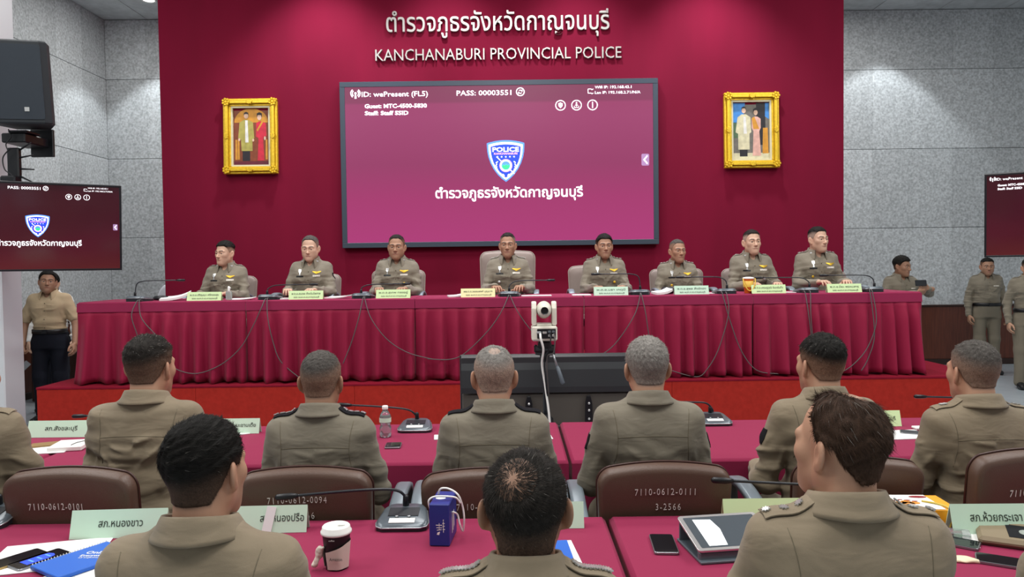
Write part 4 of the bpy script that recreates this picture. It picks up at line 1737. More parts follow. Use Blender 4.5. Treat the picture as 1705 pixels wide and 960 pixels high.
# ------------------------------------------------------------------ speaker, bracket and router on the column
spk = PY(33, 138, 6.15)
sp = empty('loudspeaker', (spk.x, spk.y, spk.z), rot=(math.radians(3), math.radians(-2.0), math.radians(20)))
tag(sp, 'black loudspeaker mounted high on the white column, above the left television', 'speaker')
M['speaker'] = mat('speaker_black', '20262b', 0.55, bump=.4, bscale=300)
M['grille'] = mat('speaker_grille', '28313a', 0.5, metal=.2, bump=1.0, bscale=900)
ol = [(-.215, -.02), (-.17, -.06), (.17, -.06), (.215, -.02), (.215, .08), (.13, .36), (-.13, .36), (-.215, .08)]
mb = MB()
mb.prism(ol, -.335, .335, None, .012)
cab = mb.build('cabinet', 'speaker', sp)
MB().prism([(x, z) for x, z in rrect(.35, .60, .02, 4)], 0, .006, frame_front((0, -.060, -.0))).build('grille', 'grille', sp)
MB().prism(rrect(.034, .034, .002, 2), 0, .004, frame_front((.05, -.068, -.22))).build('badge', 'silver', sp)
MB().box((0, .20, .338), (.16, .05, .02), bev=.006).build('handle', 'speaker', sp)
mb = MB()
mb.box((spk.x - .14, 6.42, spk.z - .425), (.20, .34, .08), bev=.01)
mb.box((spk.x - .10, 6.34, spk.z - .374), (.16, .18, .02), bev=.006)
mb.box((spk.x - .10, 6.585, spk.z - .42), (.20, .03, .24), bev=.006)
tag(mb.build('speaker_bracket', 'black'), 'black steel bracket directly under the loudspeaker', 'bracket')
rt = PY(24, 272, 6.3)
ro = empty('router', tuple(rt))
tag(ro, 'black wireless router with stick antennas between loudspeaker and left television', 'router')
MB().box((0, 0, 0), (.10, .05, .26), bev=.01).build('case', 'black', ro)
for dz, a in ((.10, 28), (.045, 8), (-.045, -4), (-.10, -25)):
    p = Vector((.03, 0, dz))
    d = Vector((math.cos(math.radians(a)), -.15, math.sin(math.radians(a))))
    MB().tube([p, p + d * .05, p + d * .15], [.007, .008, .005], 8).build('antenna', 'black', ro, smooth=True)
for i, (pts, lab) in enumerate((([(18, 246), (5, 262), (8, 282), (20, 292), (18, 305)], 'thin black cable looping left of the router antennas'),
                                ([(14, 215), (18, 228), (10, 240), (14, 252)], 'thin black cable hanging from the loudspeaker bracket'))):
    P_ = smooth_path([PY(x, y, 6.22) for x, y in pts], 8)
    tag(MB().tube(P_, .005, 6).build('cable', 'black', smooth=True), lab, 'cable')
b_ = PY(18, 300, 6.25)
tag(MB().box(tuple(b_), (.13, .10, .07), bev=.012).build('adapter_box', 'black'), 'small black adapter box resting on top of the left television', 'box')
# ------------------------------------------------------------------ tables
M['cloth'] = mat('crimson_table_cloth', '8a2648', 0.75, spec=0.12, sheen=.05, bump=.2, bscale=800, bump2=.25, b2scale=3)
M['skirt'] = mat('crimson_satin_skirt', '8a1638', 0.6, spec=0.18, sheen=.05, bump=.2, bscale=800)
TF = 6.36                                                     # front of the stage tables
zt = (PY(128, 503, TF).z + PY(1535, 487, TF).z) / 2 + .004
tx0, tx1 = PY(129, 503, TF).x, PY(1534, 488, TF).x
NT = 5
r2 = np.random.RandomState(8)


def pleat_sheet(x0, x1, yf, ztop, zbot, n, amp, flare, ppp=12, nz=14, seed=1, ends=(0, 0), hem=0.012):
    """pleated hanging cloth facing -Y"""
    r = np.random.RandomState(seed)
    w = r.uniform(.7, 1.3, n)
    w = w / w.sum() * (x1 - x0)
    e = np.concatenate([[0], np.cumsum(w)])
    ph, am, off = r.uniform(.55, .85, n), r.uniform(.6, 1.3, n), r.uniform(-.5, .5, n)
    X, A, S = [], [], []
    for i in range(n):
        for k in range(ppp):
            t = k / ppp
            X.append(x0 + e[i] + w[i] * t)
            q = t / ph[i] if t < ph[i] else (1 - t) / (1 - ph[i])
            A.append((3 * q * q - 2 * q ** 3) * am[i])
            S.append(off[i])
    X.append(x1)
    A.append(0)
    S.append(0)
    X, A, S = np.array(X), np.array(A), np.array(S)
    V = []
    for j in range(nz):
        v = j / (nz - 1)
        z = ztop + (zbot - ztop) * v
        g = sstep(0, .25, v) * .35 + .65 * v
        hemz = hem * np.sin(X * 23 + seed) * v ** 3
        xs = X + S * .03 * v + flare * v * v * np.where(np.abs(X - x0) < np.abs(X - x1), -ends[0], ends[1]) * np.exp(-np.minimum(np.abs(X - x0), np.abs(X - x1)) / .12)
        ys = yf + .030 * g - amp * A * g - .012 * v + .006 * np.sin(X * 5 + seed) * v
        for a, b, c_ in zip(xs, ys, z + hemz):
            V.append((a, b, c_))
    m = len(X)
    F = [(j * m + i, (j + 1) * m + i, (j + 1) * m + i + 1, j * m + i + 1) for j in range(nz - 1) for i in range(m - 1)]
    return V, F


names5 = ['at the left end, below the first officer', 'second from the left, below the officer in plain collar', 'in the middle, behind the tripod camera',
          'second from the right, below the shortest officer', 'at the right end, beside the filming officer']
TB = TF + .60
for i in range(NT):
    a, b = tx0 + (tx1 - tx0) * i / NT, tx0 + (tx1 - tx0) * (i + 1) / NT
    t = empty('skirted_table', ((a + b) / 2, (TF + TB) / 2, ZST))
    tag(t, 'crimson skirted stage table ' + names5[i], 'table', 'skirted tables on the stage')
    ox, oy = -(a + b) / 2, -(TF + TB) / 2
    g = .003
    mb = MB()
    mb.box((0, 0, zt - .014 - ZST), (b - a - g, TB - TF + .02, .028), bev=.010)
    # short overhang of the top cloth
    nn = 40

    def oh(u, v):
        x = (a - b) / 2 + g / 2 + (b - a - g) * u
        return (x, -(TB - TF) / 2 - .014 - .006 * v + .002 * math.sin(x * 30 + i), zt - .010 - ZST - .075 * v)
    mb.grid(oh, nn, 4)
    o = mb.build('tablecloth', 'cloth', t, smooth=False)
    auto_smooth(o, 35)
    V, F = pleat_sheet(a + g, b - g, TF - .012, zt - .075, ZST + .012, 11, .10, .05, seed=20 + i, ends=(1 if i == 0 else 0, 1 if i == NT - 1 else 0))
    V = np.array(V) + np.array((ox, oy, -ZST))
    o = mesh_obj('skirt', V, F, 'skirt', t)
    sm = o.modifiers.new('thick', 'SOLIDIFY')
    sm.thickness = .003
    for s_, cond in ((-1, i == 0), (1, i == NT - 1)):
        if cond:
            V, F = pleat_sheet(-(TB - TF) / 2, (TB - TF) / 2, 0, zt - .02 - ZST, .012, 4, .05, .0, seed=40 + i)
            V = np.array(V)
            W = np.stack([s_ * ((b - a) / 2 + .002 - V[:, 1] + .035 * ((zt - ZST - V[:, 2]) / .75) ** 2), V[:, 0], V[:, 2]], 1)
            mesh_obj('skirt', W, F, 'skirt', t)
    mb = MB()
    for sx in (-1, 1):
        for sy in (-1, 1):
            mb.tube([(sx * ((b - a) / 2 - .08), sy * .22, .0), (sx * ((b - a) / 2 - .08), sy * .22, zt - ZST - .03)], .016, 8)
    for sx in (-1, 1):
        for sy in (-1, 1):
            MB().tube([(sx * ((b - a) / 2 - .08), sy * .22, .0), (sx * ((b - a) / 2 - .08), sy * .22, zt - ZST - .03)], .016, 8).build('leg', 'black', t, smooth=True)

# conference tables of the audience rows
ZT = .75


def conf_table(x0, x1, y0, y1, label, seed):
    t = empty('conference_table', ((x0 + x1) / 2, (y0 + y1) / 2, 0))
    tag(t, label, 'table', 'cloth-covered tables of the audience')
    hx, hy = (x1 - x0) / 2, (y1 - y0) / 2
    mb = MB()
    mb.box((0, 0, ZT - .015), (2 * hx - .006, 2 * hy, .03), bev=.012)
    n = 60
    mb.grid(lambda u, v: (-hx + .003 + (2 * hx - .006) * u, -hy - .003 - .010 * v + .006 * v * math.sin(u * 31 + seed), ZT - .012 - .20 * v), n, 6)
    mb.grid(lambda u, v: (hx - .003 - (2 * hx - .006) * u, hy + .003 + .010 * v, ZT - .012 - .20 * v), n, 6)
    o = mb.build('tablecloth', 'cloth', t)
    auto_smooth(o, 40)
    for s_ in (-1, 1):
        V, F = pleat_sheet(-hx + .004, hx - .004, 0, ZT - .20, .015, 12, .035, 0, ppp=8, nz=8, seed=seed + s_)
        V = np.array(V)
        V[:, 1] = s_ * (hy + .002 + np.where(True, -V[:, 1], 0) * 1.0) if s_ > 0 else -(hy + .002) + V[:, 1]
        mesh_obj('skirt', V, F if s_ < 0 else [f[::-1] for f in F], 'skirt', t)
    for sx in (-1, 1):
        V, F = pleat_sheet(-hy + .004, hy - .004, 0, ZT - .02, .015, 4, .003, 0, ppp=8, nz=6, seed=seed + 5)
        V = np.array(V)
        mesh_obj('side_drape', np.stack([sx * (hx - .004) + 0 * V[:, 1], V[:, 0], V[:, 2]], 1), F, 'skirt', t)
    for sx in (-1, 1):
        for sy in (-1, 1):
            MB().tube([(sx * (hx - .1), sy * (hy - .08), 0), (sx * (hx - .1), sy * (hy - .08), ZT - .03)], .018, 8).build('leg', 'black', t, smooth=True)
    return t


y2a, y2b = PZ(1100, 765, ZT).y, PZ(852, 703, ZT).y
X2 = PZ(932, 708, ZT).x
conf_table(X2 - 2.4, X2 - .004, y2a, y2b, 'crimson table of the front audience row, left of the seam below the tripod', 3)
conf_table(X2 + .004, X2 + 2.4, y2a, y2b, 'crimson table of the front audience row, right of the seam below the tripod', 9)
conf_table(X2 - 4.81, X2 - 2.408, y2a, y2b, 'crimson table of the front audience row at the far left edge', 14)
y1b = PZ(1008, 858, ZT).y
X1 = PZ(1011, 860, ZT).x
conf_table(X1 - 2.4, X1 - .004, y1b - .56, y1b, 'nearest crimson table at left, carrying the coffee cup and blue carton', 5)
conf_table(X1 + .004, X1 + 2.4, y1b - .56, y1b, 'nearest crimson table at right, carrying the tablet and yellow box', 7)

# ------------------------------------------------------------------ chairs
M['leather'] = mat('brown_leather', '543f34', 0.42, spec=.4, bump=.3, bscale=350)
M['piping'] = mat('dark_brown_piping', '3a1e18', 0.4)
M['taupe'] = mat('taupe_leather', '8f8078', 0.45, spec=.4, bump=.3, bscale=350)
M['taupe_pipe'] = mat('pale_taupe_piping', 'b0a59c', 0.45)
M['arm'] = mat('grey_plastic_armrest', '7d8890', 0.35, metal=.2)
M['stencil'] = mat('white_stencil_paint', 'd9d6cf', 0.7)


def cushion(w0, w1, h, t, r, dome=.0, curve=.02, n=9):
    """upright padded panel in x,z (bottom at z=0), thickness along y; w0 bottom width, w1 top width"""
    out = []
    base = rrect(1.0, 1.0, r, n)
    for x, z in base:
        zz = z + .5
        w = w0 + (w1 - w0) * zz
        out.append((x * w, zz * h))
    o2 = []
    for i in range(len(out)):
        p_, q_ = np.array(out[i]), np.array(out[(i + 1) % len(out)])
        m_ = max(1, int(np.linalg.norm(q_ - p_) / .025))
        o2 += [p_ + (q_ - p_) * k_ / m_ for k_ in range(m_)]
    out = np.array(o2)
    c = np.array((0, h / 2))
    rings = []
    for yv, k in ((-.5, .0), (-.5, .35), (-.49, .70), (-.44, .90), (-.30, .975), (0, 1.0), (.30, .99), (.42, .965), (.48, .91), (.5, .65), (.5, .35), (.5, 0)):
        rings.append((yv, k))
    V, F = [], []
    m = len(out)
    for yv, k in rings:
        if k == 0:
            V.append((c[0], yv * t, c[1]))
            continue
        for p in out:
            q = c + (p - c) * k
            V.append((q[0], yv * t - curve * (2 * q[0] / max(w0, w1)) ** 2, q[1]))
    V = np.array(V)
    V[:, 2] += dome * (1 - (2 * V[:, 0] / w1) ** 2) * np.clip(V[:, 2] / h * 2 - 1, 0, 1)
    st = lambda i: 1 + (i - 1) * m
    for k in range(m):
        F.append((0, st(1) + (k + 1) % m, st(1) + k))
    for i in range(1, len(rings) - 2):
        for k in range(m):
            k2 = (k + 1) % m
            F.append((st(i) + k, st(i) + k2, st(i + 1) + k2, st(i + 1) + k))
    L = len(V) - 1
    for k in range(m):
        F.append((st(len(rings) - 2) + k, st(len(rings) - 2) + (k + 1) % m, L))
    return V, F, out


def make_chair(loc, rz, label, group, leather='leather', pipe='piping', bw=.46, bh=.50, bz=.42, tilt=8, number=None, arms=True, big=False):
    """office armchair; its own frame faces -Y (sitter looks to -Y), so the outer back is at +Y"""
    c = empty('office_chair', loc, rz)
    tag(c, label, 'chair', group)
    by = .27
    V, F, ol = cushion(bw * .93, bw, bh, .085, .10, .018, -.02)
    T = Matrix.Translation((0, by, bz)) @ Matrix.Rotation(math.radians(-tilt), 4, 'X')
    A = np.array(T)
    tr = lambda P: np.asarray(P) @ A[:3, :3].T + A[:3, 3]
    back = mesh_obj('backrest', tr(V), F, leather, c)
    for yv in (-.016,):
        P_ = [(x * .995, yv + .02 * (2 * x / bw) ** 2, z * .998 + .018 * (1 - (2 * x / bw) ** 2) * max(0, z / bh * 2 - 1)) for x, z in ol]
        MB().tube([tuple(p) for p in tr(np.array(P_ + P_[:1]))], .0042, 6, cap=False).build('piping', pipe, back, smooth=True)
    V, F, ol = cushion(.46, .48, .48, .09, .16, 0, 0)
    V = np.array(V)
    mesh_obj('seat', np.stack([V[:, 0], V[:, 2] - .26, V[:, 1] + .435], 1), [f[::-1] for f in F], leather, c)
    if arms:
        for s_ in (-1, 1):
            P_ = smooth_path([(s_ * .235, .26, .52), (s_ * .265, .23, .64), (s_ * .272, .05, .715), (s_ * .272, -.10, .72), (s_ * .268, -.17, .66), (s_ * .262, -.14, .48), (s_ * .22, -.10, .42)], 6)
            mb = MB()
            V_, F_ = [], []
            n = len(P_)
            for i, p in enumerate(P_):
                d = (P_[min(i + 1, n - 1)] - P_[max(i - 1, 0)]).normalized()
                u = Vector((1, 0, 0))
                v = d.cross(u).normalized()
                wd, th = .027, .012
                for a_, b_ in ((-1, -1), (-.6, -1.25), (.6, -1.25), (1, -1), (1, 1), (.6, 1.25), (-.6, 1.25), (-1, 1)):
                    V_.append(tuple(p + u * wd * a_ + v * th * b_))
            for i in range(n - 1):
                for k in range(8):
                    F_.append((i * 8 + k, i * 8 + (k + 1) % 8, (i + 1) * 8 + (k + 1) % 8, (i + 1) * 8 + k))
            F_.append(tuple(range(8))[::-1])
            F_.append(tuple((n - 1) * 8 + k for k in range(8)))
            mb.add(V_, F_)
            mb.build('armrest', 'arm', c, smooth=True)
    mb = MB()
    mb.box((0, .20, .40), (.07, .16, .02), bev=.005)
    mb.tube(smooth_path([(0, .12, .40), (0, .27, .40), (0, .32, .46), (0, by + .055, bz + .16)], 5), .022, 8)
    mb.build('back_bracket', 'black', c, smooth=True)
    MB().lathe([(.03, .07), (.03, .25), (.02, .25), (.02, .40), (.06, .405)], 16).build('gas_column', 'black', c, smooth=True)
    for k in range(5):
        a = k * 2 * PI / 5 + .3
        MB().tube([(0, 0, .10), (.15 * math.cos(a), .15 * math.sin(a), .085), (.29 * math.cos(a), .29 * math.sin(a), .062)], [.03, .025, .018], 8).build('base_arm', 'black', c, smooth=True)
        MB().lathe([(.006, -.022), (.028, -.018), (.028, .018), (.006, .022)], 14, (.29 * math.cos(a), .29 * math.sin(a), .0285), 'X').build('caster', 'black', c, smooth=True)
    if number:
        for txt, x, z, wdt in number:
            Mx = T @ Matrix.Translation((x, .0445, z)) @ Matrix(((-1, 0, 0, 0), (0, 0, 1, 0), (0, 1, 0, 0), (0, 0, 0, 1)))
            Vt, Ft = text_mesh(txt, .034, .0008, -.012, 1.25)
            Vt = Vt.copy()
            Vt[:, 0] *= wdt / (Vt[:, 0].max() - Vt[:, 0].min())
            xs = Vt[:, 0]
            A2 = np.array(Mx)
            W = Vt @ A2[:3, :3].T + A2[:3, 3]
            yl = .02 * (2 * (x - xs) / bw) ** 2
            W = W + np.outer(yl, np.array(T)[:3, 1])
            mesh_obj('stencilled_number', W, Ft, 'stencil', back, smooth=False)
    return c


# brown chairs of the front audience row: they face the stage (+Y)
for px, py, d, rz, lab, nums, dz in (
        (150, 772, 2.56, -4, 'brown leather chair stencilled 7110-0612-0101, near the left edge', [('7110-0612-0101', .045, .385, .185)], .00),
        (518, 772, 2.58, 0, 'brown leather chair stencilled 7110-0612-0094, behind the man with the water bottle', [('7110-0612-0094', .025, .392, .200), ('3-2566', .015, .335, .09)], .0),
        (812, 775, 2.60, 0, 'brown leather chair half hidden by the central foreground head', [('7110-0612-0099', 0, .352, .21)], .0),
        (1098, 764, 2.58, 0, 'brown leather chair stencilled 7110-0612-0111, in clear view right of centre', [('7110-0612-0111', .0, .405, .205), ('3-2566', -.012, .350, .085)], .0),
        (1404, 757, 2.62, 3, 'brown leather chair hidden behind the turned foreground head at right', None, .0),
        (1686, 742, 2.52, 4, 'brown leather chair cut by the right edge of the photo', [('7110-0612-0105', -.005, .405, .215), ('3-2566', -.03, .345, .085)], .0),
        (-110, 772, 2.58, 0, 'brown leather chair of the officer at the far left edge', None, .0)):
    q = PY(px, py, d + .02)
    bh = q.z - .42 - .01
    rr = math.radians(180 + rz)
    make_chair((q.x + .27 * math.sin(math.radians(rz)) * 0, d + .30, 0), rr, lab, 'brown chairs of the front audience row', bh=bh, number=nums)

# taupe chairs on the stage: they face the camera (-Y)
for px, ptop, big, lab in ((384, 459, 0, 'taupe chair on the stage behind the first officer from the left'), (524, 456, 0, 'taupe chair on the stage behind the second officer from the left'),
                           (664, 449, 0, 'taupe chair on the stage behind the third officer from the left'), (845, 418, 1, 'taller taupe chair with wide back behind the central officer'),
                           (990, 442, 0, 'taupe chair showing left of the fifth officer'), (1125, 447, 0, 'taupe chair showing left of the shortest officer'),
                           (1245, 446, 0, 'taupe chair showing left of the officer with the orange cup'), (1363, 452, 0, 'taupe chair behind the officer at the right end of the stage')):
    d = 7.52
    q = PY(px, ptop, d)
    w_ = .56 if big else .54
    make_chair((q.x, d - .33, ZST), 0, lab, 'taupe chairs on the stage', 'taupe', 'taupe_pipe', bw=w_, bh=q.z - ZST - .42 - .01, tilt=5, arms=True)

# ------------------------------------------------------------------ microphone units
M['mic_grey'] = mat('mic_unit_grey', '5d666d', 0.28, metal=.25, spec=.5)
M['mic_dark'] = mat('mic_unit_dark', '23272c', 0.35)
M['mic_rim'] = mat('mic_unit_rim', 'a9adb0', 0.3, metal=.7)
M['cable_grey'] = mat('grey_cable', '55504f', 0.5)
M['blue_black'] = mat('blue_black_plastic', '1d2a3c', 0.3)


def mic_unit(loc, rz, neck, label, group, w=.178, stage=False):
    """wedge base; frame: user side at -Y, neck leaves the +Y end; neck = list of points in the same frame"""
    r_ = empty('microphone_unit', loc, rz)
    tag(r_, label, 'microphone', group)
    ol = np.array([(-.36, -.5), (.36, -.5), (.47, -.42), (.5, -.25), (.42, .32), (.34, .46), (.22, .5), (-.22, .5), (-.34, .46), (-.42, .32), (-.5, -.25), (-.47, -.42)]) * np.array((w, w * .86))
    n = len(ol)
    zt_ = lambda y: .020 + .030 * (y / (w * .86) + .5)
    rings = [(1.0, lambda y: 0.0), (1.0, lambda y: zt_(y) * .55)]
    V = []
    for k, fz in rings:
        V += [(x * k, y * k, fz(y)) for x, y in ol]
    F = [tuple(range(n))[::-1]]
    for i in range(len(rings) - 1):
        F += [(i * n + k, i * n + (k + 1) % n, (i + 1) * n + (k + 1) % n, (i + 1) * n + k) for k in range(n)]
    F.append(tuple((len(rings) - 1) * n + k for k in range(n)))
    b_ = mesh_obj('base', V, F, 'mic_dark', r_, smooth=False)
    rim = [(x, y, zt_(y) * .58) for x, y in ol]
    MB().tube(rim + rim[:1], .0026, 6, cap=False).build('rim', 'mic_rim', r_, smooth=True)
    V = []
    for k, z0 in ((.995, .60), (.96, .86), (.86, 1.0), (.40, 1.03)):
        V += [(x * k, y * k, zt_(y * k) * z0) for x, y in ol]
    F = []
    for i in range(3):
        F += [(i * n + k, i * n + (k + 1) % n, (i + 1) * n + (k + 1) % n, (i + 1) * n + k) for k in range(n)]
    F.append(tuple(3 * n + k for k in range(n)))
    mesh_obj('top_shell', V, F, 'mic_grey', r_)
    if not stage:
        sl_ = .030 / (w * .86)
        for nm, x0, x1, y0, y1, m in (('label', -.042, .042, -.40 * .86 * w, -.22 * .86 * w, 'white'), ('speaker_slot', -.05, .05, -.12 * .86 * w, .22 * .86 * w, 'mic_dark')):
            Vq = [(x, y, zt_(y) * 1.035 + .0005 + dz) for dz in (0, .0012) for x, y in ((x0, y0), (x1, y0), (x1, y1), (x0, y1))]
            mesh_obj(nm, Vq, [(3, 2, 1, 0), (4, 5, 6, 7), (0, 1, 5, 4), (1, 2, 6, 5), (2, 3, 7, 6), (3, 0, 4, 7)], m, r_, smooth=False)
        mb = MB()
        mb.lathe([(.004, 0), (.006, .002), (.005, .005)], 10, (.02, -.16 * .86 * w, zt_(-.16 * .86 * w) * 1.03))
        mb.build('button', 'mic_rim', r_, smooth=True)
        mb = MB()
        mb.lathe([(.004, 0), (.006, .002), (.005, .005)], 10, (-.02, -.16 * .86 * w, zt_(-.16 * .86 * w) * 1.03))
        mb.build('button', 'mic_rim', r_, smooth=True)
    else:
        MB().box((0, .455 * .86 * w, .020), (w * .62, .008, .022), bev=.003).build('back_panel', 'blue_black', r_)
    p0 = Vector((0, .36 * .86 * w, .045))
    P_ = smooth_path([p0] + [Vector(p) for p in neck], 8)
    MB().lathe([(.011, -.006), (.010, .03), (.006, .036)], 12, tuple(p0)).build('socket', 'black', r_, smooth=True)
    gn = MB().tube(P_, .0048, 8).build('gooseneck', 'mic_dark', r_, smooth=True)
    e, d = P_[-1], (P_[-1] - P_[-3]).normalized()
    MB().tube([e - d * .012, e, e + d * .012, e + d * .055, e + d * .062], [.006, .0085, .0105, .0105, .006], 12).build('microphone_head', 'black', gn, smooth=True)
    return r_


who = ['first', 'second', 'third', 'central', 'fifth', 'sixth', 'seventh', 'last']
MICS = [((231, 497), (300, 466), 'stage microphone at the left end of the table, neck bent right'),
        ((449, 493), (520, 473), 'stage microphone left of the second officer, neck bent right'),
        ((604, 491), (673, 472), 'stage microphone left of the third officer, neck bent right'),
        ((848, 488), (912, 466), 'stage microphone in front of the central officer, neck bent right'),
        ((1064, 485), (995, 456), 'stage microphone right of the fifth officer, neck bent left'),
        ((1207, 484), (1135, 461), 'stage microphone left of the orange cup, neck bent left'),
        ((1343, 481), (1266, 462), 'stage microphone between the two officers at the right, neck bent left'),
        ((1450, 479), (1373, 458), 'stage microphone at the right end of the table, neck bent left')]
MICX = []
for (bx, by), (ex, ey), lab in MICS:
    d = TF + .11
    q = PY(bx, by, d)
    t = PY(ex, ey, d + .05)
    dx, dz = t.x - q.x, t.z - zt
    s_ = 1 if dx > 0 else -1
    ax = 0.0
    nk = [(0, -.01 , .07), (-s_ * -.004, -.02, .07 + .25 * (dz - .07)), (s_ * -.05 * -1, -.03, dz - .012), (s_ * .12, -.04, dz), (dx * .99, -.06, dz)]
    nk = [(0, .055, .085), (s_ * .012, .05, max(.10, dz - .03)), (s_ * .055, .045, dz - .006), (s_ * .14, .03, dz), (dx, .0, dz)]
    # the user sits behind: turn the unit round, so mirror x
    nk = [(-x, y, z) for x, y, z in nk]
    mic_unit((q.x, d, zt), PI, nk, lab, 'microphones on the stage tables', .20, True)
    MICX.append(q.x)

# cables falling over the skirts
CAB = [([(222, 499), (219, 525), (228, 556), (236, 585)], 'grey cable falling from the leftmost stage microphone, left strand'),
       ([(226, 499), (236, 530), (262, 560), (284, 585)], 'grey cable falling from the leftmost stage microphone, right strand'),
       ([(437, 496), (434, 515), (419, 547), (400, 579), (369, 606), (331, 621), (300, 617), (270, 600)], 'grey cable swooping left from the second stage microphone'),
       ([(441, 496), (446, 530), (455, 570), (468, 602), (503, 632)], 'grey cable falling right from the second stage microphone'),
       ([(602, 494), (597, 530), (585, 570), (571, 605)], 'grey cable falling left from the third stage microphone'),
       ([(605, 494), (618, 530), (645, 565), (680, 587), (722, 598)], 'grey cable swooping right from the third stage microphone'),
       ([(846, 491), (834, 520), (812, 551), (775, 587), (749, 598), (712, 597)], 'grey cable swooping left from the central stage microphone'),
       ([(850, 491), (860, 515), (875, 538), (890, 556)], 'grey cable falling right from the central stage microphone'),
       ([(1068, 488), (1056, 525), (1026, 570), (1000, 591), (975, 600)], 'grey cable swooping left from the fifth stage microphone'),
       ([(1070, 488), (1075, 521), (1081, 560), (1092, 600)], 'grey cable falling right from the fifth stage microphone'),
       ([(1213, 487), (1213, 522), (1197, 579), (1179, 612), (1160, 627), (1116, 616)], 'grey cable swooping left from below the orange cup'),
       ([(1206, 487), (1216, 535), (1235, 585), (1260, 616), (1296, 622)], 'grey cable falling right from below the orange cup'),
       ([(1345, 484), (1346, 520), (1351, 560)], 'grey cable hanging below the seventh stage microphone, left strand'),
       ([(1354, 484), (1350, 522), (1353, 560)], 'grey cable hanging below the seventh stage microphone, right strand'),
       ([(1458, 482), (1459, 535), (1444, 579), (1419, 608), (1396, 622)], 'grey cable sweeping left from the rightmost stage microphone'),
       ([(1454, 482), (1456, 556), (1446, 595), (1434, 617)], 'grey cable hanging nearly straight from the rightmost stage microphone')]
for pts, lab in CAB:
    P_ = [PY(x, y, TF - .088) for x, y in pts]
    P_[0].z = zt + .004
    P_[0].y = TF - .03
    P_.insert(0, Vector((P_[0].x, TF + .02, zt + .010)))
    tag(MB().tube(smooth_path(P_, 8), .0042, 6).build('cable', 'cable_grey', smooth=True), lab, 'cable', 'microphone cables over the skirts')

# ------------------------------------------------------------------ name cards
M['mint'] = mat('mint_card', 'c9e6cf', 0.7, spec=.2)
M['lime'] = mat('pale_green_card', 'd2ecb4', 0.7, spec=.2)
M['cream'] = mat('cream_card', 'eeeab4', 0.7, spec=.2)
M['ink'] = mat('dark_ink', '3a443c', 0.8)


def name_card(loc, rz, L, h, lines, m, label, group, lean=.32, shift=0.0):
    c = empty('name_card', loc, rz)
    tag(c, label, 'name card', group)
    dp = h * lean
    t = .0025
    ss = math.sqrt(h * h + dp * dp)
    V = []
    for (y, z) in ((-dp, 0), (0, h), (dp, 0), (dp - t * 1.1, 0), (0, h - t * 2.5), (-dp + t * 1.1, 0)):
        V += [(-L / 2, y, z), (L / 2, y, z)]
    F = [(0, 1, 3, 2), (2, 3, 5, 4), (4, 5, 7, 6), (6, 7, 9, 8), (8, 9, 11, 10), (10, 11, 1, 0), (0, 2, 8, 10), (2, 4, 6, 8), (1, 11, 9, 3), (3, 9, 7, 5)]
    mesh_obj('card', V, F, m, c, smooth=False)
    an = math.atan2(dp, h)
    for txt, sz, fz, wd, fx in lines:
        R = Matrix.Rotation(-an, 4, 'X')
        Mx = Matrix.Translation((fx * L, -dp * (1 - fz) - .0012, h * fz)) @ R @ Matrix(((1, 0, 0, 0), (0, 0, -1, 0), (0, 1, 0, 0), (0, 0, 0, 1)))
        text_obj(txt, sz, Mx, 'ink', c, ext=.0003, off=.003, width=wd * L)
    return c


SP = [(341, 494, 'พ.ต.อ.ปริญญา ศรีทองสุข', 'lime', 'pale green name card with hand-sanitiser bottle standing right beside it'),
      (510, 491, 'พ.ต.อ.สมภพ ตั้งเติมไพศาล', 'lime', 'pale green name card in front of the second officer from the left'),
      (655, 489, 'พ.ต.อ.สุเทพ ทรงอยู่', 'lime', 'pale green name card in front of the third officer from the left'),
      (796, 487, 'พล.ต.ต.วรรณพงศ์ บุญมาก', 'cream', 'cream name card left of the central officer'),
      (1017, 483, 'พ.ต.อ.นรา เกตุมี', 'mint', 'mint name card in front of the fifth officer'),
      (1151, 481, 'พ.ต.อ.สุพล สังข์ทอง', 'mint', 'mint name card in front of the shortest officer'),
      (1279, 479, 'พ.ต.อ.เศรษฐวุฒิ จันทร์แก้ว', 'lime', 'pale green name card standing right beside the orange cup'),
      (1405, 476, 'พ.ต.อ.ปิยะ พรหมสาร', 'lime', 'pale green name card in front of the last officer at right')]
for px, py, tx_, m_, lab in SP:
    q = PY(px, py, TF + .06)
    name_card((q.x, TF + .06, zt), 0, .295, .074, [(tx_, .024, .56, .84, 0), ('รอง ผบก.ภ.จว.กาญจนบุรี', .019, .18, .74, .02)], m_, lab, 'name cards on the stage tables')

# ------------------------------------------------------------------ small things on the stage tables
M['paper'] = mat('white_paper', 'e6e6e4', 0.7, spec=.2)
M['glass_clear'] = mat('clear_bottle', 'eef3f4', 0.08, trans=.9, spec=.5)
M['gel'] = mat('clear_gel', 'd8e8e4', 0.1, trans=.7)
M['orange'] = mat('orange_tea', 'd2601c', 0.25, spec=.5)
M['yellow'] = mat('yellow_label', 'e0b64a', 0.5)


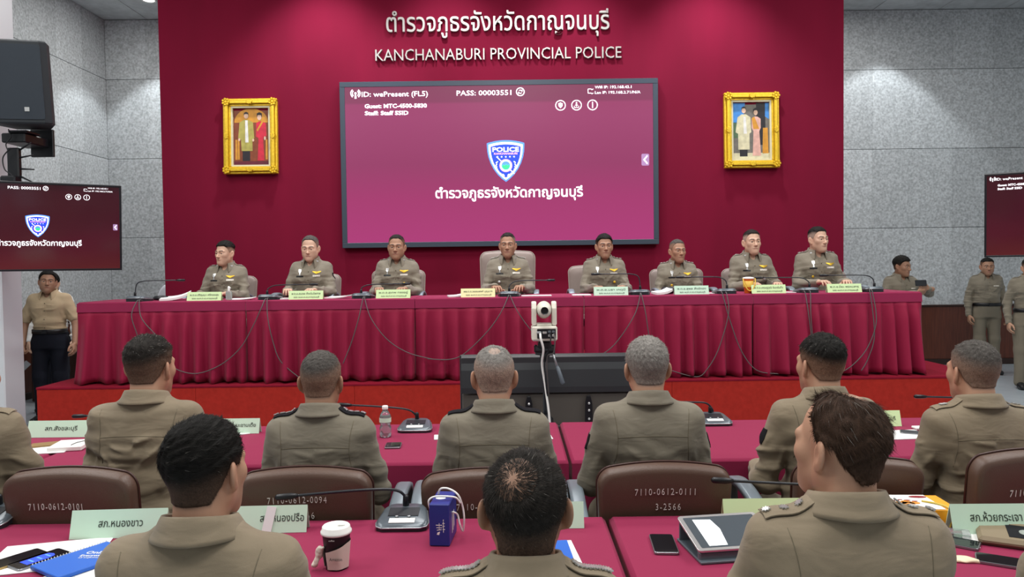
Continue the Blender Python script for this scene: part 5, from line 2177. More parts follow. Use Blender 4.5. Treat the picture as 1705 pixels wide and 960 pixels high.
def sheet(c, w, d, rz, th, m, name, label, cat, curl=0.0, group=None):
    n = 10

    def fn(u, v):
        x, y = (u - .5) * w, (v - .5) * d
        return (x, y, th + curl * (u ** 3 + .3 * v ** 2))
    mb = MB()
    mb.grid(fn, n, n)
    mb.grid(lambda u, v: ((u - .5) * w, (.5 - v) * d, 0 + curl * (u ** 3 + .3 * (1 - v) ** 2) * .98), n, n)
    for a, b in (((0, 0), (1, 0)), ((1, 0), (1, 1)), ((1, 1), (0, 1)), ((0, 1), (0, 0))):
        pts = [(a[0] + (b[0] - a[0]) * i / 9, a[1] + (b[1] - a[1]) * i / 9) for i in range(10)]
        Vv, Ff = [], []
        for (u, v) in pts:
            p = fn(u, v)
            Vv += [(p[0], p[1], p[2] - th if curl == 0 else p[2] - th), p]
        for i in range(9):
            Ff.append((2 * i, 2 * i + 2, 2 * i + 3, 2 * i + 1))
        mb.add(Vv, Ff)
    o = mb.build(name, m, None)
    o.location = c
    o.rotation_euler = (0, 0, rz)
    return tag(o, label, cat, group)


def on_stage(px, dy, dz=0.0):
    q = PY(px, 485, TF + dy)
    return (q.x, TF + dy, zt + dz)


for px, dy, w_, d_, rz, th, lab, cl in ((292, .22, .24, .18, .3, .018, 'fanned stack of white papers left of the first name card', .05),
                                    (404, .18, .20, .14, .1, .006, 'white papers between the first name card and second microphone', .012),
                                    (478, .13, .10, .12, .1, .010, 'small white sheets touching the second name card on its left', .0),
                                    (565, .20, .22, .14, -.2, .010, 'white papers right of the second name card', .02),
                                    (757, .16, .12, .12, .2, .012, 'white papers left of the cream name card', .01),
                                    (893, .14, .26, .14, .0, .006, 'cream sheets right of the central microphone', .0),
                                    (968, .14, .16, .14, .0, .008, 'white papers left of the fifth name card', .0),
                                    (1102, .12, .15, .12, .25, .020, 'crumpled white papers left of the sixth name card', .03),
                                    (1178, .16, .10, .12, .0, .006, 'white sheet between the sixth name card and the microphone', .0),
                                    (1312, .15, .10, .12, .0, .006, 'white sheet right of the seventh name card', .0),
                                    (1412, .30, .16, .12, .1, .020, 'white papers behind the rightmost name card', .02)):
    sheet(on_stage(px, dy), w_, d_, rz, th, 'paper', 'papers', lab, 'papers', cl, 'papers on the stage tables')
q = on_stage(268, .26)
o = MB().lathe([(.02, 0), (.055, .004), (.06, .02), (.045, .038), (.01, .042)], 20, sx=1.2).build('pouch', 'black', None, smooth=True)
o.location = q
tag(o, 'small black pouch behind the leftmost stage microphone', 'pouch')
# sanitiser bottle
q = on_stage(381, .10)
b = empty('sanitiser_bottle', q)
tag(b, 'clear hand-sanitiser bottle with white cap on the stage table', 'bottle')
MB().prism(rrect(.050, .034, .010, 3), 0, .075, None, .006).build('body', 'gel', b, smooth=False)
MB().lathe([(.012, .075), (.010, .085), (.010, .105), (.008, .118), (.002, .120)], 14).build('cap', 'white', b, smooth=True)
# orange cup with yellow sling
q = on_stage(1246, .10)
b = empty('takeaway_cup', q)
tag(b, 'orange iced-tea cup in a yellow sling on the stage table', 'cup')
MB().lathe([(.001, 0), (.031, 0), (.033, .004), (.046, .125), (.047, .128)], 28).build('cup', 'orange', b, smooth=True)
MB().lathe([(.047, .126), (.049, .130), (.045, .138), (.02, .143), (.001, .143)], 28).build('lid', 'white', b, smooth=True)
mb = MB()
mb.lathe([(.0405, .055), (.0455, .108), (.0470, .108), (.0420, .055)], 28, cap=False)
mb.build('label', 'yellow', b, smooth=True)
for s_ in (-1, 1):
    MB().tube(smooth_path([(s_ * .052, -.02, .128), (s_ * .046, -.04, .08), (s_ * .022, -.047, .035), (0, -.046, .022)], 6), .006, 8).build('strap', 'yellow', b, smooth=True)
# dark camera strap and ring by the sixth officer
q = on_stage(1112, .24)
o = MB().box((0, 0, .03), (.12, .07, .06), bev=.02).build('camera_case', 'black', None)
o.location = q
tag(o, 'black camera case in front of the shortest officer', 'case')

# ------------------------------------------------------------------ monitor facing the stage, seen from behind
MY = 5.25
a, b_ = PY(765, 591, MY), PY(1088, 587, MY)
MW = b_.x - a.x
mc = ((a.x + b_.x) / 2, MY, (a.z + b_.z) / 2)
mo = empty('monitor', (mc[0], MY, 0))
tag(mo, 'large black monitor seen from behind, standing on the floor before the stage', 'monitor')
M['mon'] = mat('monitor_back', '2b2d30', 0.38, spec=.5)
M['mon2'] = mat('monitor_lower_back', '4c4843', 0.45)  # lighter brown-grey puts the reflection on the lower back into its colour
H_ = .74
zt_m = mc[2]
MB().box((0, .03, zt_m - H_ / 2), (MW, .025, H_), bev=.006).build('bezel', 'mon', mo)
mb = MB()
prof = [(.018, 0), (-.005, -.02), (-.030, -.10), (-.045, -.22), (-.045, -.26)]
Vv = []
for y, z in prof:
    Vv += [(-MW / 2 + .012, y, zt_m - .006 + z), (MW / 2 - .012, y, zt_m - .006 + z)]
Ff = [(2 * i, 2 * i + 2, 2 * i + 3, 2 * i + 1) for i in range(len(prof) - 1)]
mb.add(Vv, Ff)
mb.box((0, .0, zt_m - .13), (MW - .03, .03, .22))
mb.build('upper_shell', 'mon', mo)
MB().box((0, -.005, zt_m - .27 - .22), (MW - .03, .05, .44), bev=.01).build('lower_shell', 'mon2', mo)
MB().box((0, -.034, zt_m - .235), (MW * .62, .006, .008)).build('vent_slot', 'black', mo)
for x in (-.20, .22):
    br = MB()
    br.prism([(-.028, -.10), (.028, -.10), (.024, .06), (.012, .11), (-.012, .11), (-.024, .06)], 0, .03, frame_front((x, -.030, zt_m - .40)), .003)
    bo = br.build('wall_bracket', 'black', mo)
    for dz in (-.05, .01, .06):
        MB().lathe([(.006, 0), (.008, .003), (.004, .005)], 10, (x, -.066, zt_m - .40 + dz), 'Y').build('screw', 'silver', bo)
MB().box((0, -.045, zt_m - .51), (MW * .66, .02, .022), bev=.004).build('rail', 'mon', mo)
for x in (-.20, .22):
    MB().box((x, -.045, zt_m - .60), (.075, .03, .16), bev=.004).build('post', 'black', mo)
MB().box((.42, -.032, zt_m - .585), (.12, .003, .06)).build('rating_label', 'white', mo)
MB().box((-.02, -.033, zt_m - .60), (.16, .006, .10), bev=.002).build('port_panel', 'black', mo)
for x in (-.24, .26):
    MB().tube([(x, -.02, .30), (x, -.02, .03)], .022, 10).build('leg', 'black', mo, smooth=True)
    MB().box((x, 0, .015), (.09, .42, .03), bev=.008).build('foot', 'black', mo)
    MB().lathe([(.02, -.006), (.012, 0)], 8, (x, -.05, .05)).build('foot', 'black', mo)

# ------------------------------------------------------------------ pan-tilt camera on a tripod
TY = 4.75
q = PY(907, 585, TY)
tp = empty('tripod', (q.x, TY, 0))
tag(tp, 'black tripod with pan handle standing behind the front audience table', 'tripod')
zc = q.z
M['cam_white'] = mat('camera_white', 'd9d6c8', 0.45)
mb = MB()
MB().tube([(0, 0, .55), (0, 0, zc + .02)], .015, 12).build('centre_column', 'mic_dark', tp, smooth=True)
MB().lathe([(.02, zc - .50), (.042, zc - .49), (.05, zc - .46), (.05, zc - .43), (.03, zc - .41), (.018, zc - .40)], 20).build('spider', 'black', tp, smooth=True)
for k in range(3):
    a_ = math.radians(-62 + 120 * k)
    ca, sa = math.cos(a_), math.sin(a_)
    lg = MB().tube([(.03 * ca, .03 * sa, zc - .45), (.22 * ca, .22 * sa, .36)], .014, 8, flat=.7).build('leg', 'black', tp, smooth=True)
    MB().tube([(.21 * ca, .21 * sa, .40), (.36 * ca, .36 * sa, .02)], .010, 8).build('lower_leg', 'grey_plastic', lg, smooth=True)
    MB().lathe([(.010, 0), (.016, .004), (.014, .03), (.008, .034)], 10, (.36 * ca, .36 * sa, 0)).build('rubber_foot', 'black', lg, smooth=True)
mb = MB()
mb.box((0, 0, zc + .045), (.085, .08, .05), bev=.012)
mb.lathe([(.03, -.06), (.035, -.02), (.035, .06), (.03, .065)], 14, (0, 0, zc + .01), 'X')
mb.lathe([(.028, zc - .05), (.032, zc - .03), (.026, zc + .0)], 14)
mb.build('head', 'black', tp, smooth=False)
hd = MB().tube([(.045, -.01, zc + .01), (.075, -.05, zc - .09)], .007, 8).build('pan_handle', 'mic_rim', tp, smooth=True)
MB().tube([(.075, -.05, zc - .09), (.080, -.056, zc - .10), (.108, -.085, zc - .19), (.110, -.087, zc - .195)], [.010, .013, .014, .009], 10).build('grip', 'grey_plastic', hd, smooth=True)
MB().box((-.058, 0, zc + .02), (.02, .025, .05), bev=.006).build('lock_knob', 'black', tp)
pc = empty('camera', (q.x - .002, TY, zc + .072))
tag(pc, 'white pan-tilt conference camera on top of the tripod', 'camera')
MB().box((0, .02, .048), (.162, .16, .094), bev=.010).build('base', 'cam_white', pc)
pp = MB().box((.012, -.062, .048), (.118, .006, .062), bev=.003).build('port_panel', 'black', pc)
for i, (x, z, w_, m_) in enumerate(((-.035, .055, .03, 'glow_green'), (-.0, .055, .026, 'silver'), (.03, .06, .018, 'mic_grey'), (.055, .06, .018, 'mic_grey'), (.03, .036, .016, 'silver'), (.055, .036, .016, 'silver'))):
    MB().box((.0 + x, -.067, z), (w_, .006, .014), bev=.002).build('port', 'mic_rim' if m_ == 'glow_green' else m_, pp)
for s_ in (-1, 1):
    V_ = [(-.5, 0), (.5, 0), (.5, .70), (.36, .92), (.1, 1), (-.1, 1), (-.36, .92), (-.5, .70)]
    mb = MB()
    T_ = Matrix.Translation((s_ * .064, .02, .10)) @ Matrix(((0, 0, 1, 0), (1, 0, 0, 0), (0, 1, 0, 0), (0, 0, 0, 1)))
    mb.prism([(x * .11, y * .15) for x, y in V_], -.015, .015, T_, .006)
    mb.build('yoke_arm', 'cam_white', pc)
MB().box((0, .02, .10), (.10, .10, .02), bev=.006).build('turntable', 'cam_white', pc)
ph = Field((-.07, -.09, .10), (.07, .10, .27), .004)
ph.ell((0, .015, .195), (.046, .055, .056), .01)
ph.cap((0, -.052, .195), (0, .03, .195), .044, .048, .012)
Vh, Fh = ph.mesh()
hd = mesh_obj('camera_head', Vh, Fh, 'cam_white', pc)
MB().lathe([(.001, .098), (.018, .098), (.021, .100), (.021, .108), (.024, .110), (.024, .086), (.001, .086)], 24, (0, 0, .195), 'Y').build('lens', 'black', hd, smooth=False)
M['lens_glass'] = mat('lens_glass', '07070a', 0.05, spec=.8)
for o_ in list(hd.children):
    o_.location = (0, .0, 0)
for i, (pts, m_, lab, r_) in enumerate((([(-.03, -.075, .10), (-.028, -.10, .07), (-.012, -.09, -.0), (-.02, -.05, -.10), (.0, -.045, -.25), (.025, -.06, -.50), (.02, -.05, -.95)], 'white', 'white cable running down the tripod from the pan-tilt camera', .007),
                                        ([(.03, -.075, .10), (.034, -.105, .07), (.02, -.10, .0), (-.005, -.06, -.08), (.01, -.05, -.3)], 'black', 'black cable looping from the camera ports to the tripod head', .004),
                                        ([(.055, -.075, .10), (.06, -.11, .06), (.05, -.10, -.02), (.01, -.07, -.06), (.02, -.04, -.3)], 'cable_grey', 'grey cable hanging from the right camera port', .004))):
    P_ = smooth_path([(q.x + x, TY + y, zc + .072 + z - .05) for x, y, z in pts], 8)
    tag(MB().tube(P_, r_, 8).build('cable', m_, smooth=True), lab, 'cable')

# ------------------------------------------------------------------ front audience row: things on the tables
A2 = 'things'
ROWT = ZT + .001


def onrow(px, py):
    q = PZ(px, py, ZT)
    return (q.x, q.y, ROWT)


def row_card(px0, px1, pyb, h, lines, m, label, rz=0.0, lean=.30):
    a_, b__ = PZ(px0, pyb, ZT), PZ(px1, pyb, ZT)
    L = (b__ - a_).length
    c_ = (a_ + b__) / 2
    return name_card((c_.x, c_.y + h * lean, ROWT), rz, L, h, lines, m, label, 'name cards on the audience tables', lean)


row_card(46, 150, 728, .082, [('สภ.สังขละบุรี', .030, .42, .50, .02)], 'mint', 'mint name card of Sangkhla Buri station, left on the front table')
row_card(345, 430, 722, .075, [('สภ.ด่านมะขามเตี้ย', .026, .45, .66, .10)], 'mint', 'mint name card half hidden behind the nearest left head')
row_card(1412, 1503, 710, .078, [('สภ.บ่อพลอย กาญจนบุรี', .026, .40, .80, .0)], 'lime', 'pale green name card right of the turned foreground head')
# nearest tables
row_card(118, 272, 896, .085, [('สภ.หนองขาว', .032, .40, .46, .02)], 'mint', 'mint name card reading Nong Khao, near the blue notebook', math.radians(3))
row_card(352, 508, 888, .082, [('สภ.หนองปรือ', .032, .42, .46, .24)], 'mint', 'mint name card with a white tape strip, right of the nearest left man', math.radians(2))
row_card(872, 973, 880, .080, [('สภ.เลาขวัญ', .032, .42, .40, -.2)], 'mint', 'mint name card half hidden by the central foreground head')
row_card(1206, 1370, 874, .080, [('ศปก.ภ.จว.', .034, .12, .40, .0)], 'lime', 'pale green name card behind the silver tablet')
row_card(1588, 1745, 890, .088, [('สภ.ห้วยกระเจา', .034, .44, .56, -.02)], 'mint', 'mint name card reading Huai Krachao, beside the yellow box', math.radians(-1))
q = onrow(447, 888)
an = math.atan2(.3, 1)
tp_ = MB().box((0, 0, 0), (.030, .002, .078)).build('tape', 'paper', None)
tp_.location = (q[0] - .0, q[1] + .0105, ROWT + .0435)
tp_.rotation_euler = (-an, math.radians(10), 0)
tag(tp_, 'white tape strip stuck across the name card beside the coffee cup', 'tape')

# microphones of the audience
def row_mic(px, py, neckpx, label, rz=0.0, dneck=0.0, w=.178, dy0=.06):
    q = PZ(px, py, ZT)
    loc = Vector((q.x, q.y + .01, ROWT))
    Ri = Matrix.Rotation(-rz, 3, 'Z')
    pts = []
    for i, (x, y) in enumerate(neckpx):
        p = PY(x, y, loc.y + dy0 + dneck * i / max(1, len(neckpx) - 1))
        pts.append(tuple(Ri @ (p - loc)))
    return mic_unit(tuple(loc), rz, pts, label, 'microphones on the audience tables', w)


row_mic(692, 716, [(694, 693), (680, 682), (640, 677), (582, 674)], 'grey microphone unit right of the water bottle on the front table', dneck=-.05)
row_mic(1188, 705, [(1187, 683), (1176, 671), (1150, 669), (1110, 668)], 'grey microphone unit between the two men right of centre', dneck=-.05)
row_mic(1630, 690, [(1628, 670), (1615, 662), (1580, 661), (1540, 660)], 'grey microphone unit hidden behind the man at right, tip showing', dneck=-.03)
row_mic(210, 712, [(208, 696), (195, 692), (170, 691), (140, 692)], 'grey microphone unit behind the second man from left, only its tip showing', dneck=-.03)
row_mic(672, 874, [(678, 838), (664, 817), (610, 815), (490, 825)], 'grey microphone unit between coffee cup and blue carton', dneck=-.06, w=.172)
row_mic(-22, 872, [(-25, 840), (-40, 825), (-110, 822), (-180, 824)], 'grey microphone unit cut by the left edge on the nearest table', dneck=-.05)
row_mic(1420, 862, [(1432, 826), (1418, 809), (1340, 806), (1215, 800)], 'grey microphone unit hidden behind the turned head, neck reaching left', dneck=-.05)

# water bottle
q = onrow(642, 727)
b = empty('water_bottle', q)
tag(b, 'clear plastic water bottle with white cap on the front audience table', 'bottle')
MB().lathe([(.001, 0), (.026, 0), (.029, .006), (.029, .05), (.025, .058), (.025, .066), (.029, .074), (.029, .100), (.026, .112), (.016, .128), (.0125, .134), (.0125, .140), (.001, .140)], 24).build('body', 'glass_clear', b, smooth=True)
MB().lathe([(.001, .003), (.025, .003), (.027, .008), (.027, .05), (.023, .058), (.023, .066), (.027, .074), (.027, .096), (.001, .096)], 24).build('water', 'glass_clear', b, smooth=True)
MB().lathe([(.0145, .139), (.0150, .141), (.0150, .154), (.013, .157), (.001, .157)], 20).build('cap', 'white', b, smooth=True)
lb = MB().lathe([(.0295, .076), (.0297, .098)], 24, cap=False).build('label', 'mint', b, smooth=True)

M['screen_off'] = mat('phone_screen', '15171c', 0.06, spec=.6)
M['phone_edge'] = mat('phone_edge', '8a8c90', 0.3, metal=.7)
M['gold_edge'] = mat('gold_phone_edge', 'a98f5c', 0.3, metal=.7)


def phone(px, py, rz, label, m_edge='phone_edge', w=.073, L=.150, t=.008, glow=None, m_face='screen_off', z=0.0):
    q = onrow(px, py)
    p = empty('phone', (q[0], q[1], q[2] + z), rz)
    tag(p, label, 'phone')
    MB().prism(rrect(w, L, .010, 5), 0, t, None, .0015).build('case', m_edge, p)
    MB().prism(rrect(w - .005, L - .006, .008, 5), t, t + .0006).build('screen', m_face, p)
    if glow:
        mb = MB()
        mb.prism([(x * w, y * L) for x, y in ((-.26, -.30), (.28, -.30), (.30, .10), (.20, .24), (0, .28), (-.24, .24), (-.28, .10))], t + .0006, t + .001)
        g_ = mb.build('picture', 'glow_blue', p)
        for k in range(3):
            MB().box((0, (.16 - .16 * k) * L, t + .0012), (.36 * w, .035 * L, .0004)).build('caption', 'glow_sky', g_)
    return p


phone(655, 743, math.radians(4), 'dark phone lying below the water bottle', L=.10, w=.075)
phone(1105, 908, math.radians(-4), 'dark phone lying alone on the nearest table right of the seam')
phone(1527, 722, math.radians(65), 'dark phone lying on white papers beside the man at right')
phone(28, 934, math.radians(-32), 'phone with gold edge lying face down at the left edge', 'gold_edge')
phone(66, 934, math.radians(-30), 'phone with a glowing blue picture beside the spiral notebook', glow=True)
phone(1583, 903, math.radians(52), 'phone leaning out from behind the nearest right man, below the yellow box')
phone(1676, 938, math.radians(60), 'dark phone by the right edge in front of the khaki folder')

# papers, books, boxes of the rows
sheet(onrow(70, 748), .26, .20, .2, .003, 'paper', 'papers', 'white papers under the brown folder on the front table', 'papers')
o = sheet(onrow(86, 741), .17, .08, .45, .010, mat('tan_card', '8a6d42', .6), 'folder', 'narrow tan folder beside the white book on the front table', 'folder')
bk = empty('book', onrow(118, 745), .18)
tag(bk, 'white hardback book with grey elastic on the front table at left', 'book')
MB().box((0, 0, .011), (.15, .16, .022), bev=.003).build('cover', 'white', bk)
MB().tube(smooth_path([(.02, -.05, .0235), (.03, .0, .024), (.06, .04, .0235)], 5), .0015, 6).build('elastic', 'mic_dark', bk, smooth=True)
sheet(onrow(1500, 724), .26, .18, .1, .003, 'paper', 'papers', 'white papers below the pale green name card at right', 'papers')
o = MB().box((0, 0, .006), (.07, .05, .012), bev=.003).build('packet', 'paper', None)
o.location = onrow(1533, 714)
tag(o, 'small white packet touching the right man on the front table', 'packet')
sheet(onrow(403, 722), .07, .05, .5, .003, 'paper', 'papers', 'white paper corner left of the man with the water bottle', 'papers')
sheet(onrow(903, 727), .09, .12, .1, .003, 'paper', 'papers', 'white paper corner right of the man beside the tripod', 'papers')
sheet(onrow(738, 728), .09, .10, .1, .003, 'paper', 'papers', 'white paper left of the man beside the tripod', 'papers')

sheet(onrow(80, 926), .30, .24, .25, .002, 'paper', 'papers', 'large white sheets under the two phones at left', 'papers')
sheet(onrow(178, 948), .22, .24, -.45, .003, 'paper', 'papers', 'white sheets showing below the blue notebook', 'papers')
nb_ = empty('notebook', (*onrow(140, 938)[:2], ROWT + .004), math.radians(-33))
tag(nb_, 'blue spiral notebook lettered Online near the left corner', 'notebook')
M['blue_cover'] = mat('blue_cover', '1f5fc0', 0.45)
MB().box((0, 0, .006), (.155, .22, .012), bev=.002).build('cover', 'blue_cover', nb_)
mb = MB()
for i in range(26):
    y = -.105 + .21 * i / 25
    mb.tube([(-.078 + .006 * math.cos(t_), y + .0015 * t_, .007 + .008 * math.sin(t_)) for t_ in np.linspace(0, 2 * PI, 9)], .0009, 5)
mb.build('spiral', 'silver', nb_, smooth=True)
Tn = Matrix.Translation((.005, .035, .0125)) @ Matrix.Rotation(math.radians(33), 4, 'Z')
text_obj('Online', .028, Tn @ Matrix.Translation((.0, .004, 0)), 'white', nb_, ext=.0003, off=.01, width=.075)
text_obj('Everywhere', .020, Tn @ Matrix.Translation((0, -.016, 0)), 'white', nb_, ext=.0003, off=.01, width=.085)
text_obj('all together', .010, Tn @ Matrix.Translation((-.01, -.028, 0)), 'white', nb_, ext=.0003, off=.0, width=.06)
sheet(onrow(186, 912), .10, .06, .2, .003, 'paper', 'papers', 'folded white slip showing above the blue notebook', 'papers')

# coffee cup
q = onrow(561, 944)
b = empty('coffee_cup', q)
tag(b, 'paper coffee cup with white lid, wrapped in a napkin', 'cup')
M['cup_black'] = mat('black_paper_cup', '1b1b1d', 0.5)
MB().lathe([(.001, 0), (.029, 0), (.030, .003), (.039, .098), (.040, .100)], 30).build('cup', 'cup_black', b, smooth=True)
ld = MB().lathe([(.040, .098), (.0435, .100), (.0435, .106), (.040, .109), (.039, .118), (.036, .121), (.030, .118), (.001, .117)], 30).build('lid', 'white', b, smooth=True)
MB().box((.014, .004, .121), (.022, .010, .008), bev=.003).build('sip_tab', 'white', ld)
npk = MB()
npk.grid(lambda u, v: ((.0312 + .0093 * (.004 + .072 * v) / .098 + .0016 + .0012 * math.sin(u * 40)) * math.cos(2 * PI * u * .93 - 2.2) , (.0312 + .0093 * (.004 + .072 * v) / .098 + .0016 + .0012 * math.sin(u * 40 + 1)) * math.sin(2 * PI * u * .93 - 2.2), .004 + (.062 + .014 * math.sin(2 * PI * u - 1.0)) * v), 60, 6)
n_ = npk.build('napkin', mat('pale_napkin', 'd6c9bd', .8), b, smooth=True)
kn = Field((-.075, -.05, .0), (-.01, .02, .09), .003)
kn.ell((-.044, -.014, .050), (.012, .010, .017), .01)
kn.cap((-.044, -.014, .045), (-.058, -.020, .016), .006, .009, .008)
kn.cap((-.044, -.014, .055), (-.030, -.026, .066), .006, .004, .008)
Vk, Fk = kn.mesh()
Vk = Vk + .0012 * np.stack([wob(Vk, 240, 3), wob(Vk, 240, 4), 0 * Vk[:, 0]], 1)
mesh_obj('knot', Vk, Fk, mat('napkin_knot', 'd6c9bd', .8), b)
text_obj('Amazon', .013, frame_front((.006, -.0385, .032)), 'ink', b, ext=.0002, off=0, width=.036)
text_obj('coffee', .006, frame_front((-.004, -.0402, .088)), 'white', b, ext=.0002, off=0, width=.016)

# blue carton with white string
q = PZ(735, 910, ZT)
b = empty('gift_carton', (q.x, q.y + .07, ROWT), math.radians(-5))
tag(b, 'blue carton with white cord handles standing on the nearest table', 'carton')
M['carton_blue'] = mat('carton_blue', '23307f', 0.4)
cw, cd_, chh = .062, .135, .128
MB().box((0, 0, chh / 2), (cw, cd_, chh), bev=.0025).build('box', 'carton_blue', b)
mb = MB()
gl = [[(-.9, .3), (.3, .3), (.3, .22), (-.9, .22)], [(-.3, .5), (-.22, .5), (-.22, -.3), (-.3, -.3)], [(-.8, .0), (.25, .0), (.25, -.07), (-.8, -.07)], [(-.7, -.3), (.2, -.22), (.2, -.29), (-.7, -.37)],
      [(.45, .85), (.55, .95), (.65, .85), (.55, .75)], [(.5, .7), (.6, .7), (.6, -.6), (.5, -.6)], [(.35, .5), (.8, .5), (.8, .43), (.35, .43)], [(.35, .1), (.8, .2), (.8, .13), (.35, .03)], [(.38, -.2), (.85, -.2), (.85, -.27), (.38, -.27)],
      [(-.6, -.6), (-.1, -.5), (-.3, -.9), (-.75, -.85)]]
for g_ in gl:
    mb.prism([(x * .016, y * .026) for x, y in g_], 0, .0004, frame_front((.004, -cd_ / 2 - .0002, .058)))
mb.build('lettering', 'white', b)
mb = MB()
for g_ in ([(-.5, -.8), (-.35, -.8), (-.35, .7), (-.5, .7)], [(-.1, -.7), (.05, -.75), (.1, .5), (-.05, .6)], [(.3, -.6), (.5, -.5), (.45, .6), (.28, .5)]):
    mb.prism([(x * .04, y * .045) for x, y in g_], 0, .0004, Matrix.Translation((cw / 2 + .0001, .0, .06)) @ Matrix(((0, 0, 1, 0), (1, 0, 0, 0), (0, 1, 0, 0), (0, 0, 0, 1))))
mb.build('side_print', 'white', b)
MB().prism([(.016 * math.cos(t_), .012 * math.sin(t_)) for t_ in np.linspace(0, 2 * PI, 17)[:-1]], chh, chh + .0005, Matrix.Translation((-.006, -.005, 0))).build('seal', 'white', b)
for pts in ([(-.034, -.03, .098), (-.038, -.035, .128), (-.02, -.03, .140), (.02, -.026, .140), (.045, -.02, .134), (.056, -.01, .115)],
            [(-.020, .03, .129), (-.010, .02, .150), (.020, .0, .156), (.050, -.01, .140), (.062, .0, .10), (.066, .0, .06), (.060, .01, .02), (.052, .0, .045), (.045, .0, .075), (.034, -.02, .09)]):
    MB().tube(smooth_path(pts, 8), .0030, 8).build('cord', 'white', b, smooth=True)

# tablet propped on its cover
q = PZ(1212, 915, ZT)
tb = empty('tablet', (q.x, q.y, ROWT), math.radians(8))
tag(tb, 'silver tablet on a grey folding cover beside the nearest right man', 'tablet')
M['tablet_screen'] = mat('tablet_screen', '4a5258', 0.08, spec=.8)
R_ = Matrix.Translation((0, -.085, .030)) @ Matrix.Rotation(math.radians(13), 4, 'X')
MB().prism([(x, y + .09) for x, y in rrect(.25, .18, .012, 5)], 0, .007, R_, .001).build('case', 'silver', tb)
MB().prism([(x, y + .09) for x, y in rrect(.222, .155, .004, 3)], .007, .0075, R_).build('screen', 'tablet_screen', tb)
pgm = MB().prism([(-.085, .02), (-.03, .02), (-.02, .10), (-.03, .15), (-.085, .155)], .0075, .0079, R_).build('page', mat('lit_page', 'eef2f4', .4, emit=.75), tb)
mb = MB()
mb.box((0, .0, .004), (.245, .19, .008), bev=.002)
mb.box((0, -.07, .016), (.24, .02, .026), bev=.004)
mb.box((0, .08, .035), (.24, .008, .062), bev=.002)
mb.build('cover', 'grey_plastic', tb)

# yellow box
q = PZ(1545, 880, ZT)
yb = empty('snack_box', (q.x - .002, q.y + .07, ROWT), math.radians(-3))
tag(yb, 'yellow and white snack box at right on the nearest table', 'box')
M['box_yellow'] = mat('box_yellow', 'e8a01e', 0.45)
M['box_white'] = mat('box_white', 'ece9e2', 0.45)
bw_, bd_, bh_ = .205, .15, .062
MB().box((0, 0, bh_ / 2), (bw_, bd_, bh_), bev=.002).build('box', 'box_yellow', yb)
MB().box((-.02, 0.0, bh_ + .0008), (bw_ - .045, bd_ - .004, .0016)).build('lid_print', 'box_white', yb)
mb = MB()
for x, y, r_ in ((-.05, -.01, .014), (-.03, -.018, .016), (-.008, -.012, .013), (-.03, .0, .012)):
    mb.prism([(x + r_ * 1.3 * math.cos(t_), y + r_ * math.sin(t_)) for t_ in np.linspace(0, 2 * PI, 13)[:-1]], bh_ + .0016, bh_ + .0022)
mb.build('lid_picture', mat('box_orange_print', 'd98a2a', .5), yb)
mb = MB()
for x, y, r_ in ((-.055, .012, .006), (-.02, .014, .007), (.0, .004, .006), (-.04, .02, .005), (.03, .05, .018)):
    mb.prism([(x + r_ * 1.6 * math.cos(t_), y + r_ * .6 * math.sin(t_)) for t_ in np.linspace(0, 2 * PI, 13)[:-1]], bh_ + .0022, bh_ + .0027)
mb.build('lid_lettering', mat('box_maroon_print', '8a1f2c', .5), yb)
MB().tube(smooth_path([(.02, .0, bh_ + .004), (.055, -.03, bh_ + .005), (.072, -.07, bh_ + .002), (.074, -.0785, .035), (.070, -.078, .006)], 8), .003, 8).build('tape', mat('box_tape', 'cbb24a', .4), yb, smooth=True)

o = MB().box((0, 0, .009), (.075, .05, .018), bev=.003).build('plastic_case', 'glass_clear', None)
o.location = (*onrow(1592, 893)[:2], ROWT)
o.rotation_euler = (0, 0, math.radians(-25))
tag(o, 'small clear plastic case in front of the yellow box', 'case')
sheet(onrow(1604, 905), .08, .05, -.4, .002, 'paper', 'papers', 'white slip under the small clear case', 'papers')
sheet(onrow(1652, 897), .16, .09, -.45, .002, 'paper', 'papers', 'white sheet left of the khaki folder at right', 'papers')
fo = empty('folder', onrow(1690, 900), math.radians(-28))
tag(fo, 'padded khaki folder with dark panel near the right edge', 'folder')
M['folder_khaki'] = mat('folder_khaki', '80725a', .6)
MB().box((0, 0, .013), (.20, .17, .026), bev=.010).build('cover', 'folder_khaki', fo)
MB().box((.03, 0.005, .0265), (.10, .12, .002), bev=.0006).build('panel', 'black_cloth', fo)
MB().prism(rrect(.05, .05, .02, 4), .0275, .0283, Matrix.Translation((.035, .0, 0))).build('emblem', 'silver', fo)
MB().box((.0, .07, .0275), (.17, .018, .004), bev=.001).build('flap', 'folder_khaki', fo)
nk = Field((-.06, -.045, -.004), (.06, .045, .02), .0028)
nk.ell((0, 0, .002), (.046, .026, .007), .01)
nk.cap((.02, -.01, .003), (.048, -.018, .002), .006, .004, .01)
Vn, Fn = nk.mesh()
Vn[:, 2] = np.maximum(Vn[:, 2] + .0015 * wob(Vn, 120, 9), 0)
o = mesh_obj('snack_sachet', Vn, Fn, mat('cream_paper', 'e3d3b4', .7))
o.location = onrow(1600, 932)
o.rotation_euler = (0, 0, -.2)
tag(o, 'crumpled cream paper sachet beside the nearest right man', 'sachet')
sheet(onrow(936, 918), .05, .16, .06, .004, 'blue_cover', 'folder', 'blue folder edge right of the central foreground head', 'folder')
sheet((onrow(946, 920)[0], onrow(946, 920)[1], ROWT), .05, .18, .10, .003, 'paper', 'papers', 'white sheet right of the central foreground head', 'papers')

